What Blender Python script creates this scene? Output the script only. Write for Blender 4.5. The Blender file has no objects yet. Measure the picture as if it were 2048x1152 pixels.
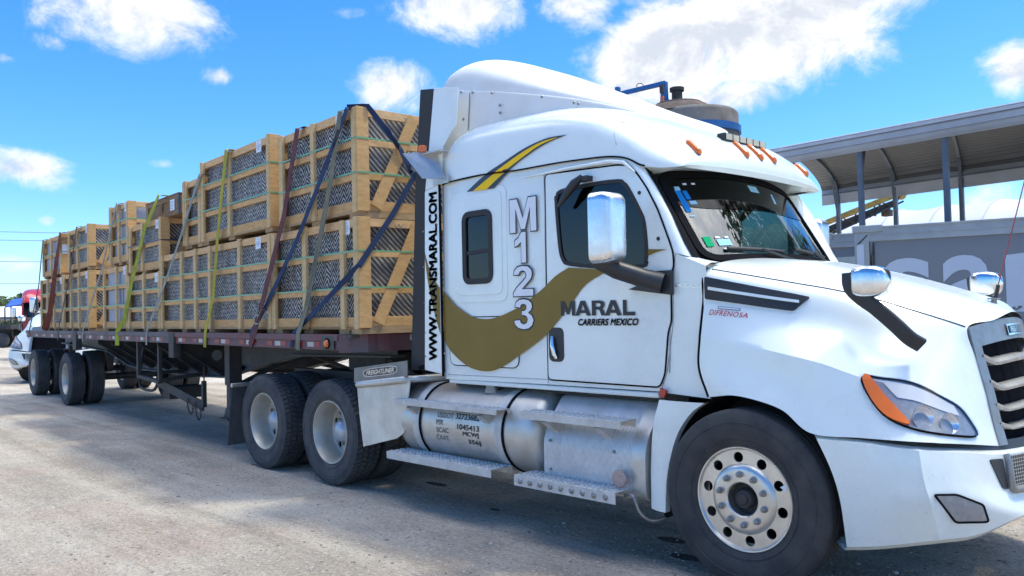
import bpy, bmesh, math, random
from math import sin, cos, pi, radians, sqrt, atan2
from mathutils import Vector, Matrix
from mathutils.geometry import tessellate_polygon
random.seed(7)
S = bpy.context.scene
COL = S.collection

# ------------------------------------------------------------------ camera
cd = bpy.data.cameras.new('camera'); cam = bpy.data.objects.new('camera', cd); COL.objects.link(cam)
cam.matrix_world = Matrix(((0.69121, 0.03635, 0.72174, 2.5334), (0.72229, -0.00295, -0.69159, -5.3879),
                           (-0.02301, 0.99933, -0.0283, 1.61), (0, 0, 0, 1)))
cd.sensor_width = 36; cd.lens = 29.035; cd.clip_start = 0.05; cd.clip_end = 3000
S.camera = cam

# ------------------------------------------------------------------ light
SUN_DIR = Vector((0.31, 0.36, 1.0)).normalized()          # towards the sun
SUN_EL = math.asin(SUN_DIR.z); SUN_AZ = atan2(SUN_DIR.y, SUN_DIR.x)
sl = bpy.data.lights.new('sun', 'SUN'); sl.energy = 2.05; sl.angle = radians(7.0); sl.color = (1.0, 0.95, 0.76)
so = bpy.data.objects.new('sun', sl); COL.objects.link(so)
so.rotation_euler = SUN_DIR.to_track_quat('Z', 'Y').to_euler()
so.location = SUN_DIR * 60
S.view_settings.view_transform = 'Standard'; S.view_settings.look = 'None'
S.view_settings.gamma = 1; S.view_settings.exposure = 0.64
S.cycles.max_bounces = 8; S.cycles.transparent_max_bounces = 16

W = bpy.data.worlds.new('World'); S.world = W; W.use_nodes = True
nt = W.node_tree; N = nt.nodes; L = nt.links
for n in list(N): N.remove(n)
def wn(t, **k):
    n = N.new(t)
    for a, b in k.items(): setattr(n, a, b)
    return n
def wm(op, a, b=None, c=None):
    n = N.new('ShaderNodeMath'); n.operation = op
    for i, v in enumerate((a, b, c)):
        if v is None: continue
        if isinstance(v, (int, float)): n.inputs[i].default_value = v
        else: L.new(v, n.inputs[i])
    return n.outputs[0]
sky = wn('ShaderNodeTexSky', sky_type='NISHITA', sun_disc=False, sun_elevation=SUN_EL, sun_rotation=pi / 2 - SUN_AZ,
         altitude=0, air_density=1.0, dust_density=0.6, ozone_density=2.2)
hs = wn('ShaderNodeHueSaturation'); hs.inputs['Saturation'].default_value = 1.18; hs.inputs['Value'].default_value = 1.25
tn = wn('ShaderNodeMix', data_type='RGBA', blend_type='MULTIPLY'); tn.inputs[0].default_value = 1; tn.inputs[7].default_value = (.84, 1.06, 1.38, 1)
L.new(sky.outputs[0], tn.inputs[6]); L.new(tn.outputs[2], hs.inputs['Color'])
tc = wn('ShaderNodeTexCoord'); sep = wn('ShaderNodeSeparateXYZ'); L.new(tc.outputs['Generated'], sep.inputs[0])
az = wm('MULTIPLY', wm('ARCTAN2', sep.outputs[1], sep.outputs[0]), 180 / pi)
el = wm('MULTIPLY', wm('ARCSINE', sep.outputs[2]), 180 / pi)
def noise(scale, detail, rough, dx=0.0, dy=0.0, dist=0.0):
    cb = wn('ShaderNodeCombineXYZ')
    L.new(wm('ADD', az, dx), cb.inputs[0]); L.new(wm('MULTIPLY', wm('ADD', el, dy), 1.25), cb.inputs[1])
    n = wn('ShaderNodeTexNoise'); n.inputs['Scale'].default_value = scale; n.inputs['Detail'].default_value = detail
    n.inputs['Roughness'].default_value = rough; n.inputs['Distortion'].default_value = dist
    L.new(cb.outputs[0], n.inputs['Vector']); return n.outputs[0]
n1 = noise(0.20, 11, 0.66, dist=0.35); n2 = noise(0.20, 11, 0.66, 0.8, 1.0, 0.35); n3 = noise(0.045, 4, 0.5, 40, 10)
# clouds seen in the sky, plus unseen ones added for fill and reflections: azimuth, elevation, half width, half height, weight
CLOUDS = [(161.2, 19.6, 5.3, 3.2, 1.1), (165.5, 16.6, 1.6, .8, .55), (139.6, 20.6, 4.8, 2.4, 1.1), (131.4, 20.4, 2.9, 2.3, 1.0), (125.2, 16.4, 5.8, 2.9, 1.4),
          (118.6, 18.4, 8.2, 3.8, 1.55), (111.0, 18.9, 4.6, 1.9, 1.0), (144.2, 15.4, 3.0, 2.0, .95), (166.9, 9.2, 2.8, 1.35, 1.05),
          (155.5, 15.5, 1.2, .75, .8), (159.1, 9.9, 1.4, .5, .75), (104.4, 13.4, 1.9, 1.7, .95), (165.6, 6.1, .8, .5, .8),
          (106.0, 6.0, 3.6, 1.5, .85), (147.0, 20.0, 1.6, .5, .6), (167.8, 15.4, 1.1, .45, .65), (121.6, 13.9, 4.4, 1.5, .95), (114.7, 14.0, .9, .35, .5),
          (167.5, 3.4, 2.2, .8, .6), (147.5, 12.0, 1.6, .7, .55), (82, 27, 9, 8, 1.75), (50, 36, 16, 11, 2.1), (68, 30, 12, 10, 2.1), (100, 52, 20, 9, 1.1), (0, 88, 500, 17, 1.5), (140, 48, 22, 10, 1.15), (-170, 62, 24, 12, 1.15), (-20, 68, 30, 12, 1.15), (25, 30, 16, 8, 1.1),
          (-150, 40, 14, 8, 1.1), (75, 45, 14, 8, 1.1), (10, 12, 9, 3, 1.0), (-60, 14, 12, 4, 1.0)]
field = None
for (a0, e0, sa, se, w) in CLOUDS:
    u = wm('DIVIDE', wm('SUBTRACT', az, a0), sa); v = wm('DIVIDE', wm('SUBTRACT', el, e0), se)
    d2 = wm('ADD', wm('MULTIPLY', u, u), wm('MULTIPLY', v, v))
    g = wm('MULTIPLY', wm('EXPONENT', wm('MULTIPLY', d2, -0.9)), w)
    field = g if field is None else wm('MAXIMUM', field, g)
def smooth(x, lo, hi):
    n = wn('ShaderNodeMapRange', interpolation_type='SMOOTHSTEP')
    L.new(x, n.inputs[0]); n.inputs[1].default_value = lo; n.inputs[2].default_value = hi; return n.outputs[0]
den1 = wm('ADD', field, wm('MULTIPLY', wm('SUBTRACT', n1, 0.5), 1.75))
den2 = wm('ADD', field, wm('MULTIPLY', wm('SUBTRACT', n2, 0.5), 1.75))
mask = wm('MULTIPLY', smooth(den1, 0.34, 1.0), smooth(field, 0.08, 0.34))
shade = smooth(wm('ADD', wm('MULTIPLY', wm('SUBTRACT', den2, den1), 1.5), wm('MULTIPLY', den1, 0.38)), 0.0, 0.85)
cc = wn('ShaderNodeMix', data_type='RGBA'); L.new(shade, cc.inputs[0])
cc.inputs[6].default_value = (7.6, 7.6, 7.6, 1); cc.inputs[7].default_value = (4.7, 5.1, 5.8, 1)
# unseen clouds above the view, brightened to add fill light
br_ = wn('ShaderNodeVectorMath', operation='SCALE'); L.new(cc.outputs[2], br_.inputs[0]); L.new(wm('ADD', 1.0, wm('MULTIPLY', smooth(el, 23, 52), 4.0)), br_.inputs['Scale'])
# thin veil of haze low over the horizon
veil = wm('MULTIPLY', smooth(wm('ADD', el, wm('MULTIPLY', n3, 6)), 12, 1), 0.22)
mv = wn('ShaderNodeMix', data_type='RGBA'); L.new(veil, mv.inputs[0]); L.new(hs.outputs[0], mv.inputs[6]); mv.inputs[7].default_value = (6.2, 8.0, 9.2, 1)
mx = wn('ShaderNodeMix', data_type='RGBA'); L.new(mask, mx.inputs[0]); L.new(mv.outputs[2], mx.inputs[6]); L.new(br_.outputs[0], mx.inputs[7])
bg = wn('ShaderNodeBackground'); bg.inputs['Strength'].default_value = 0.10; L.new(mx.outputs[2], bg.inputs[0])
wo = wn('ShaderNodeOutputWorld'); L.new(bg.outputs[0], wo.inputs[0])
W.cycles.sampling_method = 'MANUAL'; W.cycles.sample_map_resolution = 512
# ------------------------------------------------------------------ materials
def mat(name, col, rough=0.6, metal=0.0, var=0.0, vscale=3.0, bump=0.0, bscale=60.0, coat=0.0, var_col=None, island=0.0, spec=0.5, trans=0.0):
    m = bpy.data.materials.new(name); m.use_nodes = True
    n = m.node_tree.nodes; l = m.node_tree.links; p = n['Principled BSDF']
    p.inputs['Base Color'].default_value = (*col, 1); p.inputs['Roughness'].default_value = rough
    p.inputs['Metallic'].default_value = metal; p.inputs['Coat Weight'].default_value = coat; p.inputs['Specular IOR Level'].default_value = spec
    p.inputs['Coat Roughness'].default_value = 0.08
    tc = n.new('ShaderNodeTexCoord')
    if var > 0 or island > 0:
        nz = n.new('ShaderNodeTexNoise'); nz.inputs['Scale'].default_value = vscale; nz.inputs['Detail'].default_value = 6; nz.inputs['Roughness'].default_value = .62
        l.new(tc.outputs['Object'], nz.inputs['Vector'])
        r = n.new('ShaderNodeMapRange'); r.inputs[1].default_value = .35; r.inputs[2].default_value = .72; l.new(nz.outputs[0], r.inputs[0])
        r.inputs[3].default_value = 0; r.inputs[4].default_value = var
        mx = n.new('ShaderNodeMix'); mx.data_type = 'RGBA'; l.new(r.outputs[0], mx.inputs[0])
        mx.inputs[6].default_value = (*col, 1); mx.inputs[7].default_value = (*(var_col or tuple(c * .45 for c in col)), 1)
        out = mx.outputs[2]
        if island > 0:
            ge = n.new('ShaderNodeNewGeometry'); hv = n.new('ShaderNodeHueSaturation')
            rr = n.new('ShaderNodeMapRange'); l.new(ge.outputs['Random Per Island'], rr.inputs[0]); rr.inputs[3].default_value = 1 - island; rr.inputs[4].default_value = 1 + island
            l.new(rr.outputs[0], hv.inputs['Value']); l.new(out, hv.inputs['Color']); out = hv.outputs[0]
        l.new(out, p.inputs['Base Color'])
        rr = n.new('ShaderNodeMapRange'); l.new(nz.outputs[0], rr.inputs[0]); rr.inputs[3].default_value = max(rough - .1, .03); rr.inputs[4].default_value = min(rough + .15, 1)
        l.new(rr.outputs[0], p.inputs['Roughness'])
    if bump > 0:
        nb = n.new('ShaderNodeTexNoise'); nb.inputs['Scale'].default_value = bscale; nb.inputs['Detail'].default_value = 5
        l.new(tc.outputs['Object'], nb.inputs['Vector'])
        b = n.new('ShaderNodeBump'); b.inputs['Strength'].default_value = bump; b.inputs['Distance'].default_value = .01
        l.new(nb.outputs[0], b.inputs['Height']); l.new(b.outputs[0], p.inputs['Normal'])
    return m

class NT:                       # small helper for hand-made materials
    def __init__(s, name):
        s.m = bpy.data.materials.new(name); s.m.use_nodes = True
        s.n = s.m.node_tree.nodes; s.l = s.m.node_tree.links; s.p = s.n['Principled BSDF']
    def new(s, t, **k):
        n = s.n.new(t)
        for a, b in k.items(): setattr(n, a, b)
        return n
    def put(s, v, sock):
        if isinstance(v, (int, float)): sock.default_value = v
        elif isinstance(v, tuple): sock.default_value = (*v, 1) if len(v) == 3 and sock.type == 'RGBA' else v
        else: s.l.new(v, sock)
    def math(s, op, a, b=None, c=None):
        n = s.n.new('ShaderNodeMath'); n.operation = op
        for i, v in enumerate((a, b, c)):
            if v is not None: s.put(v, n.inputs[i])
        return n.outputs[0]
    def noise(s, vec, scale, detail=5, rough=.6):
        n = s.new('ShaderNodeTexNoise'); s.put(vec, n.inputs['Vector']); n.inputs['Scale'].default_value = scale
        n.inputs['Detail'].default_value = detail; n.inputs['Roughness'].default_value = rough; return n.outputs[0]
    def rng(s, v, a, b, c=0., d=1.):
        n = s.new('ShaderNodeMapRange'); s.put(v, n.inputs[0])
        for i, q in enumerate((a, b, c, d)): n.inputs[i + 1].default_value = q
        return n.outputs[0]
    def mix(s, f, a, b):
        n = s.new('ShaderNodeMix', data_type='RGBA'); s.put(f, n.inputs[0]); s.put(a, n.inputs[6]); s.put(b, n.inputs[7]); return n.outputs[2]
    def bump(s, h, st=.5, dist=.01):
        n = s.new('ShaderNodeBump'); n.inputs['Strength'].default_value = st; n.inputs['Distance'].default_value = dist
        s.l.new(h, n.inputs['Height']); s.l.new(n.outputs[0], s.p.inputs['Normal'])

M = {}
def paint_mat(name, col, dirt=(.42, .38, .32)):
    t = NT(name); tc = t.new('ShaderNodeTexCoord'); o = tc.outputs['Object']
    a = t.noise(o, 1.7, 7, .68); b = t.noise(o, 55, 3, .6)
    d = t.math('ADD', t.math('MULTIPLY', t.rng(a, .48, .8), .26), t.math('MULTIPLY', t.rng(b, .64, .74), .30))
    # road film that gathers on the lowest panels of the bodywork
    sx = t.new('ShaderNodeSeparateXYZ'); t.l.new(o, sx.inputs[0])
    low = t.math('MULTIPLY', t.rng(sx.outputs[2], 1.35, .35), t.rng(a, .3, .75, .06, .34))
    d = t.math('MINIMUM', t.math('ADD', d, low), 1)
    t.put(t.mix(d, col, dirt), t.p.inputs['Base Color'])
    t.put(t.rng(d, 0, .5, .22, .5), t.p.inputs['Roughness'])
    t.p.inputs['Coat Weight'].default_value = .5; t.p.inputs['Coat Roughness'].default_value = .06
    t.bump(t.noise(o, 2.2, 2, .5), .12, .02)
    return t.m
M['white'] = paint_mat('white_paint', (.785, .835, .80))
M['red_paint'] = paint_mat('red_paint', (.45, .02, .03))
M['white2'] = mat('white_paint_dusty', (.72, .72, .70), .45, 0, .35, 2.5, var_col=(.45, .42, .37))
M['rubber'] = mat('black_rubber', (.018, .018, .02), .65, 0, .4, 4, .15, 120, var_col=(.05, .05, .05))
M['blackp'] = mat('black_plastic', (.02, .021, .024), .45, 0, .4, 5, var_col=(.06, .06, .06))
M['gap'] = mat('gap_shadow_rubber', (.008, .008, .010), .85, spec=.08)
M['chrome'] = mat('chrome', (.82, .82, .82), .16, 1, .7, 7, .10, 18, var_col=(.55, .55, .54))
M['chrome_soft'] = mat('hazed_mirror_chrome', (.80, .80, .81), .26, 1, .5, 8, .05, 14, var_col=(.60, .60, .60))
M['chrome_bar'] = mat('dusty_chrome_bar', (.56, .56, .55), .34, .75, .9, 16, .2, 45, var_col=(.34, .33, .31))
M['chrome_dirty'] = mat('dusty_chrome', (.33, .33, .325), .38, .75, .9, 16, .25, 45, var_col=(.26, .25, .235))
M['alum'] = mat('brushed_aluminium', (.60, .59, .565), .40, .7, .7, 5, .1, 60, var_col=(.40, .37, .32))
M['alum_step'] = mat('step_aluminium', (.62, .62, .61), .5, .4, .5, 9, var_col=(.33, .31, .28))
M['alloy'] = mat('alloy_rim', (.66, .65, .62), .30, .85, .7, 6, .08, 40, var_col=(.48, .44, .38))
M['rimp'] = mat('painted_rim', (.56, .53, .46), .42, .45, .7, 5, var_col=(.36, .32, .26))
M['hubcap'] = mat('grey_hub_cap', (.52, .55, .60), .35, .4, .4, 8)
M['nut'] = mat('lug_nut_steel', (.36, .35, .34), .45, .8, .6, 20)
M['tyre'] = mat('tyre_rubber', (.026, .027, .030), .78, 0, .9, 6, .25, 90, var_col=(.075, .070, .064))
M['tyre_dusty'] = mat('dusty_tyre_rubber', (.040, .043, .050), .85, 0, .9, 5, .3, 80, var_col=(.11, .104, .094))
M['gold'] = mat('gold_vinyl', (.225, .148, .028), .42, .1, .2, 4, spec=.3)
M['yellow'] = mat('yellow_vinyl', (.95, .58, .008), .45, 0, .15, 4, spec=.25)
M['char'] = mat('charcoal_vinyl', (.035, .038, .05), .35, coat=.2)
M['ink'] = mat('black_lettering_vinyl', (.016, .017, .022), .4)
M['ink_worn'] = mat('worn_lettering_vinyl', (.09, .09, .095), .5, 0, .8, 40, var_col=(.32, .31, .30))
M['lwhite'] = mat('white_lettering_vinyl', (.74, .75, .78), .4)
M['steel_dark'] = mat('dark_chassis_steel', (.028, .029, .032), .62, .2, .8, 5, .15, 60, var_col=(.085, .075, .065))
M['steel_grey'] = mat('grey_beam_paint', (.085, .10, .115), .6, .1, .7, 3, .15, 50, var_col=(.05, .045, .04))
M['steel_blue'] = mat('blue_grey_post_steel', (.12, .15, .19), .5, .2, .4, 2)
M['deck'] = mat('weathered_deck_boards', (.09, .075, .062), .85, 0, .7, 5, .3, 40)
M['rail'] = mat('worn_red_rail_paint', (.17, .05, .055), .65, .1, 1.0, 3.2, .15, 60, var_col=(.12, .105, .11))
M['rail_grey'] = mat('worn_grey_rail_paint', (.12, .12, .135), .65, .1, 1.0, 2.6, .15, 60, var_col=(.13, .075, .075))
M['tape_red'] = mat('red_reflective_tape', (.30, .012, .02), .4, 0, .5, 8)
M['tape_white'] = mat('white_reflective_tape', (.50, .48, .46), .4, 0, .6, 8)
M['amber'] = mat('amber_lens', (.80, .165, .012), .18, 0, .2, 20, coat=.5)
M['red_lens'] = mat('red_lens', (.40, .03, .015), .2, coat=.6)
M['lens_dirty'] = mat('dusty_clear_lens', (.22, .23, .25), .16, 0, .6, 30, coat=1.0, var_col=(.36, .35, .33))
M['lamp_dark'] = mat('lamp_housing', (.05, .053, .06), .25, .3, .5, 20, coat=.7)
M['lamp_grey'] = mat('dusty_lamp_housing', (.34, .35, .36), .35, .3, .8, 30, .2, 60, var_col=(.22, .225, .23))
M['reflector'] = mat('lamp_reflector', (.80, .82, .85), .22, .75)
M['lens_cream'] = mat('cream_led_lens', (.62, .58, .44), .25, 0, .3, 30, coat=.5)
M['paper'] = mat('paper_label', (.74, .78, .84), .7)
M['paper_ink'] = mat('label_print', (.38, .46, .56), .7)
M['sticker_blue'] = mat('blue_permit_sticker', (.02, .22, .55), .8, spec=0)
M['sticker_cyan'] = mat('pale_permit_sticker', (.36, .62, .72), .8, spec=0)
M['sticker_green'] = mat('green_permit_sticker', (.02, .36, .15), .8, spec=0)
M['dash'] = mat('dashboard_plastic', (.05, .055, .055), .6)
M['seat'] = mat('grey_seat_cloth', (.09, .09, .10), .9)
M['headliner'] = mat('cab_lining', (.16, .16, .155), .9)
M['band_green'] = mat('green_strapping_band', (.16, .36, .20), .4)
M['band_dark'] = mat('dark_strapping_band', (.03, .045, .07), .5)
M['carton'] = mat('grey_carton', (.40, .42, .47), .75, 0, .5, 6, island=.06, var_col=(.30, .31, .35))
M['blue_steel'] = mat('blue_painted_steel', (.012, .12, .36), .42, 0, .4, 6, var_col=(.02, .06, .14))
M['tank_steel'] = mat('rusty_grey_tank_steel', (.21, .205, .195), .75, .1, .9, 2.0, .25, 30, var_col=(.10, .075, .055))
M['rust'] = mat('rusty_steel', (.12, .085, .07), .85, 0, .8, 6, .3, 40)
M['cont_grey'] = mat('slate_grey_trailer_paint', (.20, .215, .235), .5, .0, .3, 1.0, var_col=(.20, .23, .26))
M['cont_letter'] = mat('pale_grey_trailer_letters', (.52, .58, .66), .5)
M['galv'] = mat('galvanised_sheet', (.40, .42, .43), .42, .55, .6, 1.6, .08, 20, var_col=(.26, .27, .27))
M['stainless'] = mat('stainless_panel', (.55, .56, .55), .28, .8, .4, 2)
M['film'] = mat('white_greenhouse_film', (.60, .61, .67), .4, 0, .2, .4)
M['yellow_boom'] = mat('yellow_boom_paint', (.42, .27, .05), .6, 0, .6, 2, var_col=(.12, .08, .03))
M['tarp_blue'] = mat('blue_tarpaulin', (.02, .10, .42), .6)
M['bldg'] = mat('pale_shed_wall', (.50, .48, .46), .7, 0, .3, .6)
M['roof_white'] = mat('white_shed_roof', (.72, .73, .75), .5)
M['bark'] = mat('bark', (.10, .075, .055), .9, 0, .5, 8, .4, 30)
M['leaf'] = mat('tree_leaf', (.055, .085, .022), .6, 0, .8, .9, var_col=(.10, .12, .04), island=.3)
M['leaf_far'] = mat('roadside_shrub_leaf', (.08, .13, .035), .7, 0, .8, 1.2, var_col=(.14, .16, .06), island=.3)
M['wire'] = mat('overhead_cable', (.05, .05, .06), .6)
for nm, c in dict(maroon=(.13, .035, .04), blue=(.010, .034, .105), olive=(.19, .18, .12), yellow=(.42, .37, .03), lime=(.38, .42, .04),
                  grey=(.30, .31, .27), rust=(.17, .035, .02), dusk=(.10, .065, .065), black=(.03, .035, .045)).items():
    M['web_' + nm] = mat(nm + '_strap_webbing', c, .8, 0, .7, 9, .3, 160, var_col=tuple(q * .45 for q in c))

# wood for the crates
def wood(name, c1, c2):
    t = NT(name); tc = t.new('ShaderNodeTexCoord'); o = tc.outputs['Object']
    mp = t.new('ShaderNodeMapping'); t.l.new(o, mp.inputs[0]); mp.inputs['Scale'].default_value = (3, 3, 9)
    a = t.noise(mp.outputs[0], 3.5, 6, .65); b = t.noise(o, 5, 3, .5); k = t.noise(o, 26, 2, .5)
    ge = t.new('ShaderNodeNewGeometry')
    c = t.mix(t.rng(a, .3, .72), c1, c2); c = t.mix(t.math('MULTIPLY', t.rng(k, .70, .76), .6), c, (.13, .065, .025))
    hv = t.new('ShaderNodeHueSaturation'); t.put(t.rng(ge.outputs['Random Per Island'], 0, 1, .78, 1.18), hv.inputs['Value'])
    t.put(t.rng(ge.outputs['Random Per Island'], 0, 1, 1.06, .90), hv.inputs['Saturation'])
    t.put(c, hv.inputs['Color']); t.put(hv.outputs[0], t.p.inputs['Base Color']); t.p.inputs['Roughness'].default_value = .78
    t.p.inputs['Specular IOR Level'].default_value = .25
    t.bump(a, .25, .004); return t.m
M['wood'] = wood('pine_board', (.70, .435, .20), (.51, .30, .125))
M['wood_pale'] = wood('pale_pine_post', (.73, .52, .28), (.56, .39, .185))
M['wood_old'] = wood('old_brown_board', (.30, .185, .10), (.20, .12, .065))
M['skid'] = wood('crate_skid_board', (.42, .28, .14), (.28, .17, .08))

# stacked corrugated metal fins seen through the crates: zigzag rows on the long sides, slanted rows on the ends
def fin_mat(name, bright):
    t = NT(name); tc = t.new('ShaderNodeTexCoord'); o = tc.outputs['Object']
    sx = t.new('ShaderNodeSeparateXYZ'); t.l.new(o, sx.inputs[0])
    sn = t.new('ShaderNodeSeparateXYZ'); t.l.new(tc.outputs['Normal'], sn.inputs[0])
    X, Y, Z = sx.outputs; wob = t.math('MULTIPLY', t.math('SUBTRACT', t.noise(o, 3.2, 4, .6), .5), .11)
    cell = t.new('ShaderNodeTexNoise'); cell.inputs['Scale'].default_value = 1.6; t.l.new(o, cell.inputs['Vector'])
    px = t.math('ADD', X, wob)
    tri = t.math('MULTIPLY', t.math('ABSOLUTE', t.math('SUBTRACT', t.math('MULTIPLY', t.math('FRACT', t.math('DIVIDE', px, .125)), 2), 1)), .075)
    side = t.math('FRACT', t.math('DIVIDE', t.math('ADD', t.math('ADD', Z, tri), wob), .050))
    front = t.math('FRACT', t.math('DIVIDE', t.math('ADD', t.math('MULTIPLY', Y, .95), t.math('ADD', Z, t.math('MULTIPLY', wob, .12))), .056))
    isx = t.rng(t.math('ABSOLUTE', sn.outputs[0]), .5, .51)
    mm = t.new('ShaderNodeMix'); mm.data_type = 'FLOAT'; t.put(isx, mm.inputs[0]); t.put(side, mm.inputs[2]); t.put(front, mm.inputs[3])
    v = mm.outputs[0]
    up = t.rng(v, 0.05, .45); dn = t.rng(v, 1.0, .66)
    h = t.math('MINIMUM', up, dn)
    br = t.math('MULTIPLY', t.math('POWER', h, 1.9), t.rng(t.noise(o, 9, 4, .7), .25, .7, .25, 1.3))
    br = t.math('MAXIMUM', br, t.math('MULTIPLY', isx, .26))
    c = t.mix(br, (.014, .014, .017), bright)
    t.put(c, t.p.inputs['Base Color']); t.p.inputs['Metallic'].default_value = .35; t.p.inputs['Roughness'].default_value = .45
    t.bump(h, .8, .03); return t.m
M['fins'] = fin_mat('stacked_metal_fins', (.62, .60, .58))

# glass: dark tinted, see-through at a low rate, mirror-like at grazing angles
def glass_mat(name, tint, rough=.02, ior=1.5, refl=1.0):
    t = NT(name); n = t.n; l = t.l
    tr = t.new('ShaderNodeBsdfTransparent'); tr.inputs[0].default_value = (*tint, 1)
    gl = t.new('ShaderNodeBsdfGlossy'); gl.inputs['Roughness'].default_value = rough; gl.inputs[0].default_value = (refl, refl, refl, 1)
    fr = t.new('ShaderNodeFresnel'); fr.inputs[0].default_value = ior
    mx = t.new('ShaderNodeMixShader'); ge = n.new('ShaderNodeNewGeometry'); k = t.math('MULTIPLY', fr.outputs[0], t.math('SUBTRACT', 1.0, ge.outputs['Backfacing'])); l.new(k, mx.inputs[0]); l.new(tr.outputs[0], mx.inputs[1]); l.new(gl.outputs[0], mx.inputs[2])
    l.new(mx.outputs[0], n['Material Output'].inputs[0]); return t.m
M['windshield'] = glass_mat('windshield_glass', (.46, .68, .60), .012, 1.9)
M['tintband'] = glass_mat('windshield_tint_band', (.015, .022, .024), .05, 1.22)
M['winglass'] = glass_mat('side_window_glass', (.12, .19, .20), .02, 1.5)
M['lens_clear'] = glass_mat('headlight_lens', (.90, .91, .93), .08, 1.45)

# tread plate for the battery box: raised diamonds
def tread_plate():
    t = NT('tread_plate'); tc = t.new('ShaderNodeTexCoord'); o = tc.outputs['Object']
    sx = t.new('ShaderNodeSeparateXYZ'); t.l.new(o, sx.inputs[0]); X, Y, Z = sx.outputs
    zz = t.math('MULTIPLY', t.math('SUBTRACT', Z, Y), .75); c_ = .030
    U_, V_ = t.math('DIVIDE', X, c_), t.math('DIVIDE', zz, c_); fu, fv = t.math('SUBTRACT', t.math('FRACT', U_), .5), t.math('SUBTRACT', t.math('FRACT', V_), .5)
    par = t.math('FLOORED_MODULO', t.math('ADD', t.math('FLOOR', U_), t.math('FLOOR', V_)), 2)
    a, b = t.math('ABSOLUTE', t.math('ADD', fu, fv)), t.math('ABSOLUTE', t.math('SUBTRACT', fu, fv))
    p_ = t.math('ADD', t.math('MULTIPLY', a, t.math('ADD', t.math('MULTIPLY', par, 2.4), .8)), t.math('MULTIPLY', b, t.math('SUBTRACT', 3.2, t.math('MULTIPLY', par, 2.4)))); h = t.rng(p_, .75, .45)
    n = t.noise(o, 6, 5, .6)
    c = t.mix(t.rng(n, .35, .75), (.60, .61, .62), (.45, .44, .43)); c = t.mix(t.math('MULTIPLY', h, .45), c, (.78, .79, .80))
    t.put(c, t.p.inputs['Base Color']); t.p.inputs['Metallic'].default_value = .35; t.p.inputs['Roughness'].default_value = .42
    t.bump(h, .6, .008); return t.m
M['tread'] = tread_plate()

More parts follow.
